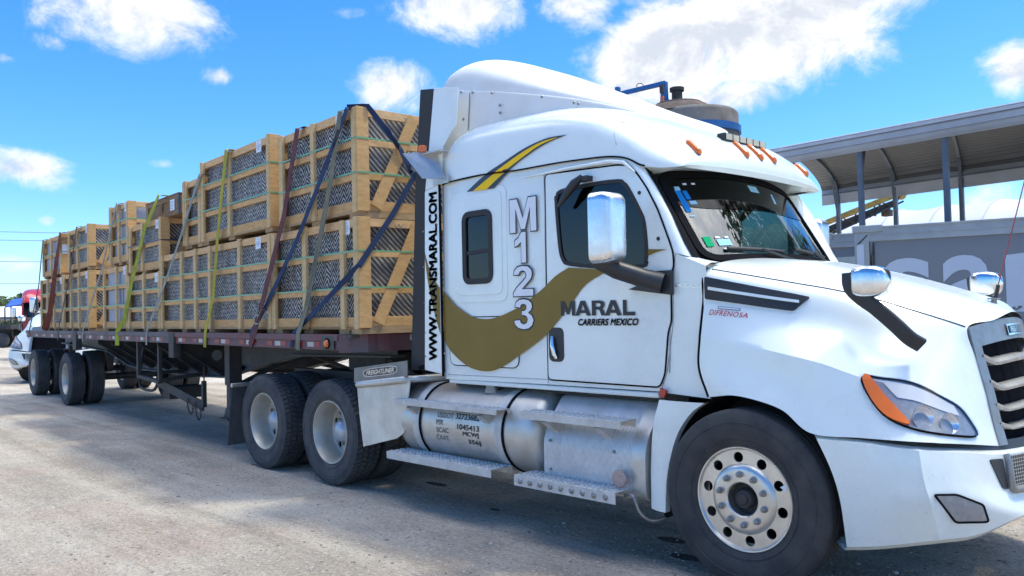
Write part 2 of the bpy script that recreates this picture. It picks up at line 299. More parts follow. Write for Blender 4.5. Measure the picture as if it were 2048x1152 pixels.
# ------------------------------------------------------------------ geometry helpers
class MB:
    def __init__(s): s.v = []; s.f = []; s.mi = []; s.cur = 0
    def add(s, vs, fs):
        b = len(s.v); s.v += [tuple(p) for p in vs]; s.f += [tuple(b + i for i in f) for f in fs]; s.mi += [s.cur] * len(fs); return s
    def box(s, c, d, rot=None):
        hx, hy, hz = (q / 2 for q in d); c = Vector(c)
        vs = [Vector((x, y, z)) for x in (-hx, hx) for y in (-hy, hy) for z in (-hz, hz)]
        if rot is not None: vs = [rot @ p for p in vs]
        return s.add([p + c for p in vs], [(0, 1, 3, 2), (4, 6, 7, 5), (0, 4, 5, 1), (2, 3, 7, 6), (0, 2, 6, 4), (1, 5, 7, 3)])
    def b2(s, x0, x1, y0, y1, z0, z1): return s.box(((x0 + x1) / 2, (y0 + y1) / 2, (z0 + z1) / 2), (abs(x1 - x0), abs(y1 - y0), abs(z1 - z0)))
    def bar(s, p, q, w, h, up=(0, 0, 1)):
        p, q = Vector(p), Vector(q); d = q - p; x = d.normalized(); u = Vector(up)
        y = u.cross(x)
        if y.length < 1e-4: y = Vector((0, 1, 0)).cross(x)
        y.normalize(); z = x.cross(y)
        return s.box((p + q) / 2, (d.length, w, h), Matrix((x, y, z)).transposed())
    def tube(s, pts, r, n=8, cap=True):
        pts = [Vector(p) for p in pts]; rs = r if isinstance(r, (list, tuple)) else [r] * len(pts); vs = []; fs = []; prev = None
        for i, p in enumerate(pts):
            t = (pts[min(i + 1, len(pts) - 1)] - pts[max(i - 1, 0)]).normalized()
            if prev is None: a = t.cross(Vector((0, 0, 1))); a = a if a.length > .05 else t.cross(Vector((0, 1, 0)))
            else: a = prev - t * prev.dot(t)
            a.normalize(); prev = a; b = t.cross(a)
            vs += [p + (a * cos(2 * pi * k / n) + b * sin(2 * pi * k / n)) * rs[i] for k in range(n)]
        for i in range(len(pts) - 1):
            for k in range(n): fs.append((i * n + k, i * n + (k + 1) % n, (i + 1) * n + (k + 1) % n, (i + 1) * n + k))
        if cap: fs.append(tuple(range(n - 1, -1, -1))); fs.append(tuple((len(pts) - 1) * n + k for k in range(n)))
        return s.add(vs, fs)
    def lathe(s, prof, c=(0, 0, 0), axis='y', n=48, close=False):
        """prof: list of (radius, position along axis)"""
        vs = []; fs = []; m = len(prof)
        for k in range(n):
            a = 2 * pi * k / n
            for r, h in prof:
                p = {'y': (r * cos(a), h, r * sin(a)), 'x': (h, r * cos(a), r * sin(a)), 'z': (r * cos(a), r * sin(a), h)}[axis]
                vs.append((p[0] + c[0], p[1] + c[1], p[2] + c[2]))
        for k in range(n):
            k2 = (k + 1) % n
            for i in range(m - 1 if not close else m): j = (i + 1) % m; fs.append((k * m + i, k * m + j, k2 * m + j, k2 * m + i))
        return s.add(vs, fs)
    def grid(s, P):
        """P: list of rows of points"""
        n = len(P[0]); fs = []
        for i in range(len(P) - 1):
            for j in range(n - 1): fs.append((i * n + j, i * n + j + 1, (i + 1) * n + j + 1, (i + 1) * n + j))
        return s.add([p for r in P for p in r], fs)
    def prism(s, outer, holes, fn, t):
        """filled outline with holes, mapped by fn(a, b, h) and given thickness t"""
        loops = [outer] + list(holes); tri = tessellate_polygon([[Vector((a, b, 0)) for a, b in lp] for lp in loops])
        flat = [p for lp in loops for p in lp]; n = len(flat)
        vs = [fn(a, b, 0) for a, b in flat]; fs = [tuple(q) for q in tri]
        if t:
            vs += [fn(a, b, t) for a, b in flat]; fs += [tuple(n + i for i in reversed(q)) for q in tri]; o = 0
            for lp in loops:
                m = len(lp)
                for i in range(m): j = (i + 1) % m; fs.append((o + i, o + j, n + o + j, n + o + i))
                o += m
        return s.add(vs, fs)
    def ribbon(s, pts, width_dir, w, t=.004):
        pts = [Vector(p) for p in pts]; P = []
        for i, p in enumerate(pts):
            wd = Vector(width_dir[i] if isinstance(width_dir, list) else width_dir)
            tg = (pts[min(i + 1, len(pts) - 1)] - pts[max(i - 1, 0)]).normalized()
            wd = (wd - tg * wd.dot(tg)).normalized(); nn = tg.cross(wd)
            P.append([p - wd * w / 2 - nn * t / 2, p + wd * w / 2 - nn * t / 2, p + wd * w / 2 + nn * t / 2, p - wd * w / 2 + nn * t / 2, p - wd * w / 2 - nn * t / 2])
        return s.grid(P)
    def build(s, name, mats, parent=None, smooth=None, bevel=0, loc=None, rot=None):
        me = bpy.data.meshes.new(name); me.from_pydata(s.v, [], s.f)
        mats = mats if isinstance(mats, (list, tuple)) else [mats]
        for m in mats: me.materials.append(M[m] if isinstance(m, str) else m)
        me.polygons.foreach_set('material_index', s.mi)
        bm = bmesh.new(); bm.from_mesh(me); bmesh.ops.remove_doubles(bm, verts=bm.verts, dist=2e-5); bmesh.ops.recalc_face_normals(bm, faces=bm.faces); bm.to_mesh(me); bm.free()
        o = bpy.data.objects.new(name, me); COL.objects.link(o)
        if parent is not None: o.parent = parent
        if loc is not None: o.location = loc
        if rot is not None: o.rotation_euler = rot
        if smooth is not None: me.shade_smooth(); me.set_sharp_from_angle(angle=radians(smooth))
        if bevel:
            b = o.modifiers.new('bevel', 'BEVEL'); b.width = bevel; b.segments = 2; b.limit_method = 'ANGLE'; b.angle_limit = radians(40)
        return o

def tag(o, label, cat, group=None, kind=None):
    if label: o['label'] = label
    if cat: o['category'] = cat
    if group: o['group'] = group
    if kind: o['kind'] = kind
    return o
def thing(name, label, cat, loc=(0, 0, 0), rz=0.0, group=None):
    o = bpy.data.objects.new(name, None); COL.objects.link(o); o.empty_display_size = .2
    o.location = loc; o.rotation_euler = (0, 0, rz); return tag(o, label, cat, group)
def copy_tree(o, parent=None):
    c = o.copy(); COL.objects.link(c)
    if parent is not None: c.parent = parent
    for ch in list(o.children): copy_tree(ch, c)
    return c

def crs(pts, n=8, closed=False):
    """Catmull-Rom through points"""
    P = [Vector(p) for p in pts]; m = len(P); out = []
    for i in range(m if closed else m - 1):
        a, b = P[i], P[(i + 1) % m]
        p0 = P[(i - 1) % m] if closed or i > 0 else a * 2 - b; p3 = P[(i + 2) % m] if closed or i + 2 < m else b * 2 - a
        for k in range(n):
            t = k / n; out.append(.5 * ((2 * a) + (b - p0) * t + (2 * p0 - 5 * a + 4 * b - p3) * t * t + (3 * a - p0 - 3 * b + p3) * t ** 3))
    if not closed: out.append(P[-1])
    return [tuple(q) for q in out]
def rpoly(pts, r, n=5):
    """round the corners of a 2D polygon"""
    out = []; m = len(pts)
    for i in range(m):
        p = Vector(pts[i]); a = Vector(pts[i - 1]); b = Vector(pts[(i + 1) % m]); ri = r[i] if isinstance(r, (list, tuple)) else r
        da, db = a - p, b - p; k = min(ri, da.length * .48, db.length * .48)
        if k < 1e-5: out.append(tuple(p)); continue
        s0, s1 = p + da.normalized() * k, p + db.normalized() * k
        for j in range(n + 1): t = j / n; q = s0 * (1 - t) ** 2 + p * 2 * t * (1 - t) + s1 * t * t; out.append(tuple(q))
    return out
def rrect(x0, z0, x1, z1, r, n=5): return rpoly([(x0, z0), (x1, z0), (x1, z1), (x0, z1)], r, n)
def circ(cx, cy, r, n=24): return [(cx + r * cos(2 * pi * k / n), cy + r * sin(2 * pi * k / n)) for k in range(n)]
def inset(poly, d):
    """shrink a convex-ish outline towards its inside"""
    m = len(poly); A = sum(poly[i][0] * poly[(i + 1) % m][1] - poly[(i + 1) % m][0] * poly[i][1] for i in range(m)); sg = 1 if A > 0 else -1; out = []
    for i in range(m):
        a, p, b = Vector(poly[i - 1]), Vector(poly[i]), Vector(poly[(i + 1) % m])
        e = ((p - a).normalized() + (b - p).normalized()); e = e.normalized() if e.length > 1e-6 else Vector((1, 0))
        out.append((p[0] - e[1] * d * sg, p[1] + e[0] * d * sg))
    return out

def text_poly(body, bold=0.0, shear=0.0, spacing=1.0):
    if bold > .001 and 'M' in body:                                               # heavy letters: the outline struck several times, a little apart
        vs0, fs0 = text_poly(body, 0.0, shear, spacing); d = bold; vs = []; fs = []
        for dx, dy in ((-d, -d), (d, -d), (-d, d), (d, d), (0, 0)):
            b = len(vs); vs += [(x + dx, y + dy) for x, y in vs0]; fs += [tuple(b + i for i in f) for f in fs0]
        return vs, fs
    cu = bpy.data.curves.new('lettering', 'FONT'); cu.body = body; cu.offset = bold; cu.shear = shear; cu.space_character = spacing; cu.resolution_u = 4
    o = bpy.data.objects.new('lettering', cu); COL.objects.link(o)
    dg = bpy.context.evaluated_depsgraph_get(); me = bpy.data.meshes.new_from_object(o.evaluated_get(dg))
    vs = [(v.co.x, v.co.y) for v in me.vertices]; fs = [tuple(p.vertices) for p in me.polygons]
    bpy.data.objects.remove(o); bpy.data.curves.remove(cu); bpy.data.meshes.remove(me)
    return vs, fs
def text_fit(mb, body, fn, bold=0.0, shear=0.0, spacing=1.0, box=None, pad=0.0):
    """letters scaled to fill the unit square, mapped by fn(u, v)"""
    vs, fs = text_poly(body, bold, shear, spacing)
    if box is None:
        x0 = min(v[0] for v in vs); x1 = max(v[0] for v in vs); y0 = min(v[1] for v in vs); y1 = max(v[1] for v in vs)
    else: x0, x1, y0, y1 = box
    mb.add([fn((x - x0) / (x1 - x0), (y - y0) / (y1 - y0)) for x, y in vs], fs)
    return (x0, x1, y0, y1)
# ------------------------------------------------------------------ tractor unit
HOOD = [
  [(-0.33, 0.0, 1.936), (-0.319, -0.51, 1.923), (-0.285, -1.02, 1.845), (-0.281, -1.075, 1.64), (-0.303, -1.09, 1.437), (-0.31, -1.1, 1.244), (-0.237, -1.12, 1.072)],
  [(-0.05, 0.0, 1.901), (-0.045, -0.485, 1.889), (-0.03, -0.97, 1.791), (-0.056, -1.05, 1.587), (-0.05, -1.125, 1.399), (-0.053, -1.14, 1.24), (-0.012, -1.18, 1.096)],
  [(0.22, 0.0, 1.84), (0.219, -0.45, 1.828), (0.217, -0.9, 1.736), (0.206, -1.01, 1.525), (0.227, -1.14, 1.347), (0.228, -1.152, 1.182), (0.255, -1.19, 1.041)],
  [(0.46, 0.0, 1.776), (0.45, -0.415, 1.767), (0.421, -0.83, 1.689), (0.429, -0.955, 1.48), (0.463, -1.13, 1.295), (0.439, -1.152, 1.098), (0.427, -1.19, 0.925)],
  [(0.68, 0.0, 1.708), (0.659, -0.375, 1.702), (0.597, -0.75, 1.636), (0.623, -0.895, 1.432), (0.665, -1.09, 1.226), (0.678, -1.135, 1.065), (0.693, -1.18, 0.923)],
  [(0.87, 0.0, 1.642), (0.843, -0.33, 1.641), (0.762, -0.66, 1.57), (0.815, -0.82, 1.369), (0.869, -0.97, 1.18), (0.905, -1.04, 1.041), (0.943, -1.11, 0.918)],
  [(1.0, 0.0, 1.59), (0.974, -0.285, 1.588), (0.897, -0.57, 1.512), (0.947, -0.68, 1.325), (1.006, -0.77, 1.098), (1.045, -0.8, 0.976), (1.078, -0.82, 0.885)],
  [(1.085, 0.0, 1.542), (1.06, -0.27, 1.5), (0.996, -0.49, 1.465), (1.035, -0.5, 1.29), (1.08, -0.51, 1.106), (1.107, -0.515, 0.962), (1.135, -0.52, 0.844)],
]
BUMP = [
  [(0.459, -1.19, 0.899), (0.533, -1.19, 0.742), (0.571, -1.18, 0.59), (0.586, -1.15, 0.344)],
  [(0.727, -1.185, 0.896), (0.774, -1.19, 0.746), (0.79, -1.18, 0.597), (0.761, -1.13, 0.378)],
  [(0.952, -1.12, 0.878), (0.974, -1.13, 0.738), (0.999, -1.12, 0.619), (1.003, -1.03, 0.431)],
  [(1.073, -0.88, 0.849), (1.097, -0.9, 0.718), (1.124, -0.89, 0.597), (1.114, -0.8, 0.434)],
  [(1.173, -0.55, 0.808), (1.188, -0.55, 0.636), (1.218, -0.55, 0.538), (1.243, -0.5, 0.499)],
]
truck = thing('semi_truck', 'white truck tractor with gold swoosh, MARAL lettering and roof fairing, pulling the flatbed', 'truck')
YS = -1.08                                                        # plane of the cab side
def side(y0): return lambda a, b, h: (a, y0 - h, b)

# ---- hood surface
def cr1(p0, p1, p2, p3, t): return .5 * ((2 * p1) + (p2 - p0) * t + (2 * p0 - 5 * p1 + 4 * p2 - p3) * t * t + (3 * p1 - p0 - 3 * p2 + p3) * t ** 3)
def spl(P, u, brk=()):
    m = len(P) - 1; u = min(max(u, 0), m); i = min(int(u), m - 1); t = u - i
    a, b = P[i], P[i + 1]
    p0 = P[i - 1] if i > 0 and i not in brk else a * 2 - b
    p3 = P[i + 2] if i + 2 <= m and i + 1 not in brk else b * 2 - a
    return cr1(p0, a, b, p3, t)
HV = [[Vector(p) for p in c] for c in HOOD]
def hoodS(u, v, sgn=1):
    c = [spl([col[r] for col in HV], u) for r in range(7)]
    # mirrored neighbour keeps the crown smooth over the middle
    m = 6; v = min(max(v, 0), m); i = min(int(v), m - 1); t = v - i; a, b = c[i], c[i + 1]
    p0 = (Vector((c[1].x, -c[1].y, c[1].z)) if i == 0 else (a * 2 - b if i == 4 else c[i - 1])); p3 = (b * 2 - a if i + 1 in (4, 6) else c[i + 2])
    p = cr1(p0, a, b, p3, t)
    return Vector((p.x, p.y * sgn, p.z))
def hoodN(u, v, sgn=1):
    e = .02
    du = hoodS(min(u + e, 7), v) - hoodS(max(u - e, 0), v); dv = hoodS(u, min(v + e, 6)) - hoodS(u, max(v - e, 0))
    n = du.cross(dv).normalized()
    if n.y > 0 and v > .5: n = -n
    if v <= .5 and n.z < 0: n = -n
    return Vector((n.x, n.y * sgn, n.z))
def hood_on(u, v, h, sgn=1): return tuple(hoodS(u, v, sgn) + hoodN(u, v, sgn) * h)
def hood_poly(mb, outer, h, sgn=1, step=.12, thick=0.0):
    """an outline in the hood's own surface coordinates, laid on it"""
    out = []; m = len(outer)
    for i in range(m):
        a, b = outer[i], outer[(i + 1) % m]; k = max(1, int(sqrt((a[0] - b[0]) ** 2 + (a[1] - b[1]) ** 2) / step))
        out += [(a[0] + (b[0] - a[0]) * j / k, a[1] + (b[1] - a[1]) * j / k) for j in range(k)]
    # strips across the outline so that it follows the curvature
    us = sorted(set([min(p[0] for p in out) + (max(p[0] for p in out) - min(p[0] for p in out)) * i / 14 for i in range(15)]))
    from mathutils.geometry import delaunay_2d_cdt
    inner = []
    for i in range(1, 14):
        uu = us[i]; xs = []
        for k in range(m):
            a, b = outer[k], outer[(k + 1) % m]
            if (a[0] - uu) * (b[0] - uu) < 0: xs.append(a[1] + (b[1] - a[1]) * (uu - a[0]) / (b[0] - a[0]))
        xs.sort()
        for q in range(0, len(xs) - 1, 2):
            for j in range(1, 6): inner.append((uu, xs[q] + (xs[q + 1] - xs[q]) * j / 6))
    V = [Vector(p) for p in out + inner]; n = len(out)
    r = delaunay_2d_cdt(V, [], [list(range(n))], 1, 1e-5)
    base = [hood_on(p.x, p.y, h, sgn) for p in r[0]]
    mb.add(base, [tuple(f) for f in r[2]])
    if thick:
        up = [hood_on(p[0], p[1], h, sgn) for p in out]; dn = [hood_on(p[0], p[1], h - thick, sgn) for p in out]
        mb.add(up + dn, [(i, (i + 1) % n, n + (i + 1) % n, n + i) for i in range(n)])

hood = MB()
NU, NV = 70, 48
for sg in (1, -1):
    hood.grid([[tuple(hoodS(7 * i / NU, 4 * j / 32, sg)) for j in range(33)] for i in range(NU + 1)])
    hood.grid([[tuple(hoodS(7 * i / NU, 4 + 2 * j / 16, sg)) for j in range(17)] for i in range(NU + 1)])
    # returned lips: along the lower edge and along the rear edge
    lip = [hoodS(7 * i / NU, 6, sg) for i in range(NU + 1)]
    hood.grid([[tuple(p) for p in lip], [(p.x, p.y + .05 * sg * (1 if p.x < 1.0 else .2), p.z - .004) for p in lip]])
    rear = [hoodS(0, 6 * j / NV, sg) for j in range(NV + 1)]
    hood.grid([[tuple(p) for p in rear], [(p.x - .01, p.y * .955, p.z - .03) for p in rear]])
hood_o = hood.build('hood', 'white', truck, smooth=28)
# panel seam along the shoulder, and the scuttle gap behind
for sg in (1, -1): g = MB(); g.tube([hood_on(u / 10, 2, .0005, sg) for u in range(1, 70)], .0035, 5); g.build('panel_seam', 'gap', hood_o, smooth=60)
for sg in (1, -1):
    g = MB(); g.tube([(p.x - .012, p.y + .004 * sg, p.z) for p in [hoodS(0, 2.0 + v / 6, sg) for v in range(25)]], .0075, 6); g.build('rear_gap', 'gap', hood_o, smooth=60)
# side vents: black wedge with a white blade through it
for sg in (1, -1):
    v = MB(); out = [(.02, 2.30), (2.15, 2.32), (2.50, 2.34), (2.16, 2.73), (.02, 2.91)]
    hood_poly(v, rpoly(out, .05), .010, sg, thick=.014); vo = v.build('hood_vent', 'blackp', hood_o, smooth=30)
    b = MB(); hood_poly(b, [(.135, 2.544), (2.26, 2.465), (2.27, 2.525), (.132, 2.626)], .020, sg, thick=.008); b.build('vent_blade', 'white', vo, smooth=30)
# DIFRENOSA, outlined in red, with the bar above it
d = MB(); d.cur = 0
def UV(u, v, h):                                                   # text block on the hood side, in the hood's own coordinates
    u2 = u + .03 * (v - .5); a = (.186 + (1.233 - .186) * u2, 3.345 + (3.187 - 3.345) * u2); b = (.197 + (1.221 - .197) * u2, 3.178 + (3.04 - 3.178) * u2); return hood_on(a[0] + (b[0] - a[0]) * v, a[1] + (b[1] - a[1]) * v, h)
text_fit(d, 'DIFRENOSA', lambda u, v: UV(u, v, .004), bold=.006, spacing=1.1)
d.cur = 2; hood_poly(d, [(.402, 3.041), (1.004, 2.954), (1.017, 3.024), (.413, 3.113)], .004); d.cur = 3; hood_poly(d, [(.43, 3.055), (.985, 2.974), (.995, 3.008), (.44, 3.092)], .006)
M['ink_red'] = mat('red_lettering_vinyl', (.55, .06, .09), .4); M['ink_grey'] = mat('grey_lettering_vinyl', (.18, .20, .26), .4)
d.build('lettering', ['ink_red', 'lwhite', 'ink_grey', 'lwhite'], hood_o)

# ---- wheel housing (dark liner) and skirt behind the steer wheel
for sg in (1, -1):
    lin = MB(); arc = [(cos(a) * .62, .50 + sin(a) * .60) for a in [radians(-20 + 220 * k / 30) for k in range(31)]]
    lin.grid([[(x, y * sg, z) for x, z in arc] for y in (-1.12, -.62)]); lin.grid([[(x, -.62 * sg, z) for x, z in arc], [(x * .1, -.60 * sg, .5) for x, z in arc]])
    lin.build('wheel_housing', 'rubber', truck, smooth=40)
    sk = MB(); inn = [tuple(p[:2]) for p in crs([(-.262, 1.035), (-.36, .965), (-.455, .835), (-.515, .66), (-.540, .50), (-.545, .345)], 4)]; outr = [tuple(p[:2]) for p in crs([(-.590, 1.035), (-.636, .88), (-.655, .62), (-.650, .355)], 7)]; m_ = len(inn)
    outr = [tuple(Vector(outr[0]).lerp(Vector(outr[-1]), 0)) if k == 0 else outr[min(len(outr) - 1, round(k * (len(outr) - 1) / (m_ - 1)))] for k in range(m_)]
    yy = lambda p: -1.14 - .045 * max(0, 1.0 - p[1])
    sk.grid([[(a[0], (yy(a) + .05) * sg, a[1]), (a[0], yy(a) * sg, a[1]), ((a[0] + b[0]) / 2, (yy(a) - .012) * sg, (a[1] + b[1]) / 2), (b[0], yy(b) * sg, b[1]), (b[0], (yy(b) + .06) * sg, b[1])] for a, b in zip(inn, outr)])
    sk.build('fender_skirt', 'white', truck, smooth=40)
cr_ = MB(); cr_.box((-.585, -1.105, 1.075), (.05, .02, .055), Matrix.Rotation(radians(20), 3, 'Y')); cr_.build('side_reflector', 'red_lens', truck, bevel=.004)

# ---- bumper
BV = [[Vector(p) for p in c] for c in BUMP]
top_c, bot_c = Vector((1.30, 0, .80)), Vector((1.36, 0, .50))
BV.append([Vector((1.285, 0, .80)), Vector((1.30, 0, .636)), Vector((1.325, 0, .538)), Vector((1.335, 0, .50))])
def bumpS(u, v, sg=1):
    c = [spl([col[r] for col in BV], u, (2,)) for r in range(4)]
    p = spl(c, v); return Vector((p.x, p.y * sg, p.z))
def bump_on(u, v, h, sg=1):
    e = .03; du = bumpS(min(u + e, 5), v) - bumpS(max(u - e, 0), v); dv = bumpS(u, min(v + e, 3)) - bumpS(u, max(v - e, 0)); n = du.cross(dv).normalized()
    if n.x - n.y < 0: n = -n
    p = bumpS(u, v) + n * h; return (p.x, p.y * sg, p.z)
bp = MB()
for sg in (1, -1):
    P = [[tuple(bumpS(5 * i / 60, 3 * j / 24, sg)) for j in range(25)] for i in range(61)]; bp.grid(P[:25]); bp.grid(P[24:])
    t_ = [Vector(r[0]) for r in P]; bp.grid([[tuple(p) for p in t_], [(p.x - .03, p.y + .04 * sg, p.z + .012) for p in t_], [(p.x - .05, p.y + .07 * sg, p.z + .012) for p in t_]])
    b_ = [Vector(r[-1]) for r in P]; bp.grid([[tuple(p) for p in b_], [(p.x - .03, p.y * .97, p.z - .03) for p in b_], [(p.x - .16, p.y * .86, p.z - .01) for p in b_]])
    e_ = [Vector(q) for q in P[0]]; bp.grid([[tuple(p) for p in e_], [(p.x, p.y + .06 * sg, p.z) for p in e_]])
bump_o = bp.build('bumper', 'white', truck, smooth=32)
def bump_poly(mb, outer, h, sg=1, thick=0.0, n=10):
    m = len(outer); c = (sum(p[0] for p in outer) / m, sum(p[1] for p in outer) / m)
    rings = [[bump_on(c[0] + (p[0] - c[0]) * k / n, c[1] + (p[1] - c[1]) * k / n, h, sg) for p in outer + outer[:1]] for k in range(n, -1, -1)]
    mb.grid(rings)
    if thick: mb.grid([rings[0], [bump_on(p[0], p[1], h - thick, sg) for p in outer + outer[:1]]])
for sg in (1, -1):
    q = MB(); o_ = rpoly([(2.12, 1.62), (2.62, 1.62), (3.18, 1.98), (3.22, 2.62), (2.45, 2.52)], .08); bump_poly(q, o_, .006, sg, .02); q.build('fog_lamp', 'lens_dirty', bump_o, smooth=35)
    q = MB(); q.tube([bump_on(p[0], p[1], .006, sg) for p in o_ + o_[:1]], .006, 6, cap=False); q.build('fog_lamp_seal', 'gap', bump_o, smooth=60)
    q = MB(); bump_poly(q, rpoly([(3.62, .16), (3.92, .12), (3.95, 1.05), (3.84, 1.05)], .05), .005, sg, .015); q.build('air_inlet', 'blackp', bump_o, smooth=35)
lo = MB()
for k in range(14): lo.box((1.285, -.46 + .92 * k / 13, .475), (.02, .03, .035))
lo.build('lower_reflector', 'red_lens', bump_o, bevel=.003)
# dark filler between hood and bumper
fl = MB()
for sg in (1, -1):
    fl.grid([[tuple(bumpS(u / 8, 0, sg) + Vector((-.03, .035 * sg, .008))) for u in range(1, 41)], [tuple(bumpS(u / 8, 0, sg) + Vector((-.045, .06 * sg, .06))) for u in range(1, 41)]])
fl.build('bumper_gap_filler', 'blackp', truck, smooth=40)

# ---- headlights, laid into the corner of the hood
for sg in (1, -1):
    o_ = [(4.02, 4.02), (4.45, 3.95), (5.0, 3.93), (5.55, 4.0), (5.98, 4.2), (6.22, 4.7), (6.33, 5.5), (5.8, 5.62), (5.06, 5.58), (4.54, 5.26), (4.20, 4.64)]
    o_ = [tuple(p[:2]) for p in crs(o_, 4, True)]
    b = MB(); hood_poly(b, o_, .002, sg); hl = b.build('headlight', 'lamp_grey', truck, smooth=35)
    a = MB(); hood_poly(a, [tuple(p[:2]) for p in crs([(4.02, 4.03), (4.22, 4.02), (4.44, 4.45), (4.66, 4.86), (4.88, 5.42), (4.5, 5.20), (4.20, 4.63)], 4, True)], .0245, sg, thick=.022); a.build('turn_signal', 'amber', hl, smooth=35)
    for (u, v, r) in ((5.12, 5.02, .060), (5.66, 5.05, .055)):
        c = Vector(hood_on(u, v, -.0, sg)); n = hoodN(u, v, sg); n = Vector((.82, -.52 * sg, .1)).normalized()
        m_ = MB(); m_.lathe([(r, .010), (r * .95, .004), (r * .7, -.010), (r * .3, -.020), (0.002, -.022)], (0, 0, 0), 'y', 24)
        R = Vector((0, 1, 0)).rotation_difference(n).to_matrix(); m_.v = [tuple(c + n * .012 + R @ Vector(p)) for p in m_.v]; m_.build('lamp_bowl', 'reflector', hl, smooth=50)
    st = MB(); hood_poly(st, [(4.42, 4.02), (5.0, 4.0), (5.55, 4.06), (5.93, 4.26), (6.0, 4.62), (5.5, 4.56), (5.0, 4.50), (4.70, 4.50)], .006, sg); st.build('brow_reflection', 'white2', hl, smooth=40)  # white patch paints the sky's reflection along the lamp top
    l_ = MB(); hood_poly(l_, o_, .022, sg, thick=.02); l_.build('lens', 'lens_clear', hl, smooth=35)
    r_ = MB(); r_.tube([hood_on(p[0], p[1], .006, sg) for p in o_ + o_[:1]], .006, 6, cap=False); r_.build('lamp_seal', 'gap', hl, smooth=60)

# ---- grille: chrome surround, bars, badge, dark core
def grS(s, t, h=0.0):
    """s across (-1..1), t from the hood edge (0) down to the bumper (1)"""
    e = spl([HV[7][r] for r in range(2, 7)], 4 * min(max(t, 0), 1)); w = abs(e.y); x0 = e.x
    bulge = .07 * (1 - s * s); top = (1 - s * s) * .045 * (1 - t)
    return Vector((x0 + bulge + .008 + h, s * w, e.z + top))
def gr_grid(mb, s0, s1, t0, t1, h, n=16, m=6, thick=.02):
    mb.grid([[tuple(grS(s0 + (s1 - s0) * i / n, t0 + (t1 - t0) * j / m, h)) for j in range(m + 1)] for i in range(n + 1)])
    ed = [(s0 + (s1 - s0) * i / n, t0) for i in range(n + 1)] + [(s1, t0 + (t1 - t0) * j / m) for j in range(1, m + 1)] + [(s1 + (s0 - s1) * i / n, t1) for i in range(1, n + 1)] + [(s0, t1 + (t0 - t1) * j / m) for j in range(1, m + 1)]
    mb.grid([[tuple(grS(a, b, h)) for a, b in ed], [tuple(grS(a, b, h - thick)) for a, b in ed]])
G = MB(); gr_grid(G, -1, 1, 0, .16, .0); gr_grid(G, -1, -.87, .16, 1.0, .0, 3, 14); gr_grid(G, .87, 1, .16, 1.0, .0, 3, 14)
grille = G.build('grille', 'chrome_dirty', truck, smooth=35)
c_ = MB(); gr_grid(c_, -.9, .9, .1, 1.0, -.07, 16, 10); c_.build('radiator_core', 'gap', grille, smooth=40)
for t0 in (.30, .48, .66, .84):
    b = MB(); rows = []
    for i in range(25):
        s = -.90 + 1.8 * i / 24; k = max(0, abs(s) - .62) / .28; z = t0 + .0 * s - .07 * k * k
        rows.append([tuple(grS(s, z + dt, h)) for dt, h in ((-.026 - .024 * k, -.055), (-.020 - .024 * k, -.012), (.0, .006), (.022, -.004), (.028, -.05))])
    b.grid(rows); b.build('grille_bar', 'chrome_bar', grille, smooth=50)
rib = MB()
for s in (-.3, .0, .3): rib.grid([[tuple(grS(s + ds, t / 10, -.062)) for ds in (-.012, .012)] for t in range(1, 11)])
rib.build('core_rib', 'gap', grille)
bz = MB(); bz.grid([[tuple(grS(a / 10 * .26, .045 + b / 4 * .085, .008)) for b in range(5)] for a in range(-10, 11)])
bo = bz.build('badge', 'chrome', grille, smooth=40)
bf = MB(); bf.grid([[tuple(grS(a / 10 * .225, .058 + b / 4 * .058, .0115)) for b in range(5)] for a in range(-10, 11)]); bf.build('badge_field', 'char', bo, smooth=40)
bl = MB(); text_fit(bl, 'FREIGHTLINER', lambda u, v: tuple(grS(-.20 + .40 * u, .108 - .042 * v, .0145)), bold=.01); bl.build('badge_lettering', 'chrome', bo)
# lower mesh in the bumper opening
def mesh_mat():
    t = NT('chrome_mesh'); tc = t.new('ShaderNodeTexCoord'); sx = t.new('ShaderNodeSeparateXYZ'); t.l.new(tc.outputs['Object'], sx.inputs[0])
    a = t.math('SINE', t.math('MULTIPLY', sx.outputs[1], 150)); b = t.math('SINE', t.math('MULTIPLY', sx.outputs[2], 170))
    f = t.rng(t.math('ABSOLUTE', t.math('MULTIPLY', a, b)), .08, .22)
    t.put(t.mix(f, (.55, .55, .55), (.01, .01, .011)), t.p.inputs['Base Color']); t.put(t.rng(f, 0, 1, .8, 0), t.p.inputs['Metallic']); t.p.inputs['Roughness'].default_value = .35
    return t.m
M['mesh'] = mesh_mat()
lm = MB()
lm.grid([[bump_on(3.98 + u * .102, v, .006) for v in (.05, .4, .8, 1.0)] for u in range(11)]); lm.grid([[bump_on(3.98 + u * .102, v, .006, -1) for v in (.05, .4, .8, 1.0)] for u in range(11)])
lmo = lm.build('lower_mesh', 'mesh', bump_o, smooth=40)
fr = MB(); fr.tube([bump_on(4.0, v, .012) for v in (-.1, .3, .7, 1.0)] + [bump_on(4.05 + u * .095, 1.09, .012) for u in range(11)] + [bump_on(5 - u * .095, 1.09, .012, -1) for u in range(1, 11)] + [bump_on(4.0, v, .012, -1) for v in (1.0, .7, .3, -.1)], .02, 8)
fr.build('mesh_frame', 'chrome_dirty', lmo, smooth=60)

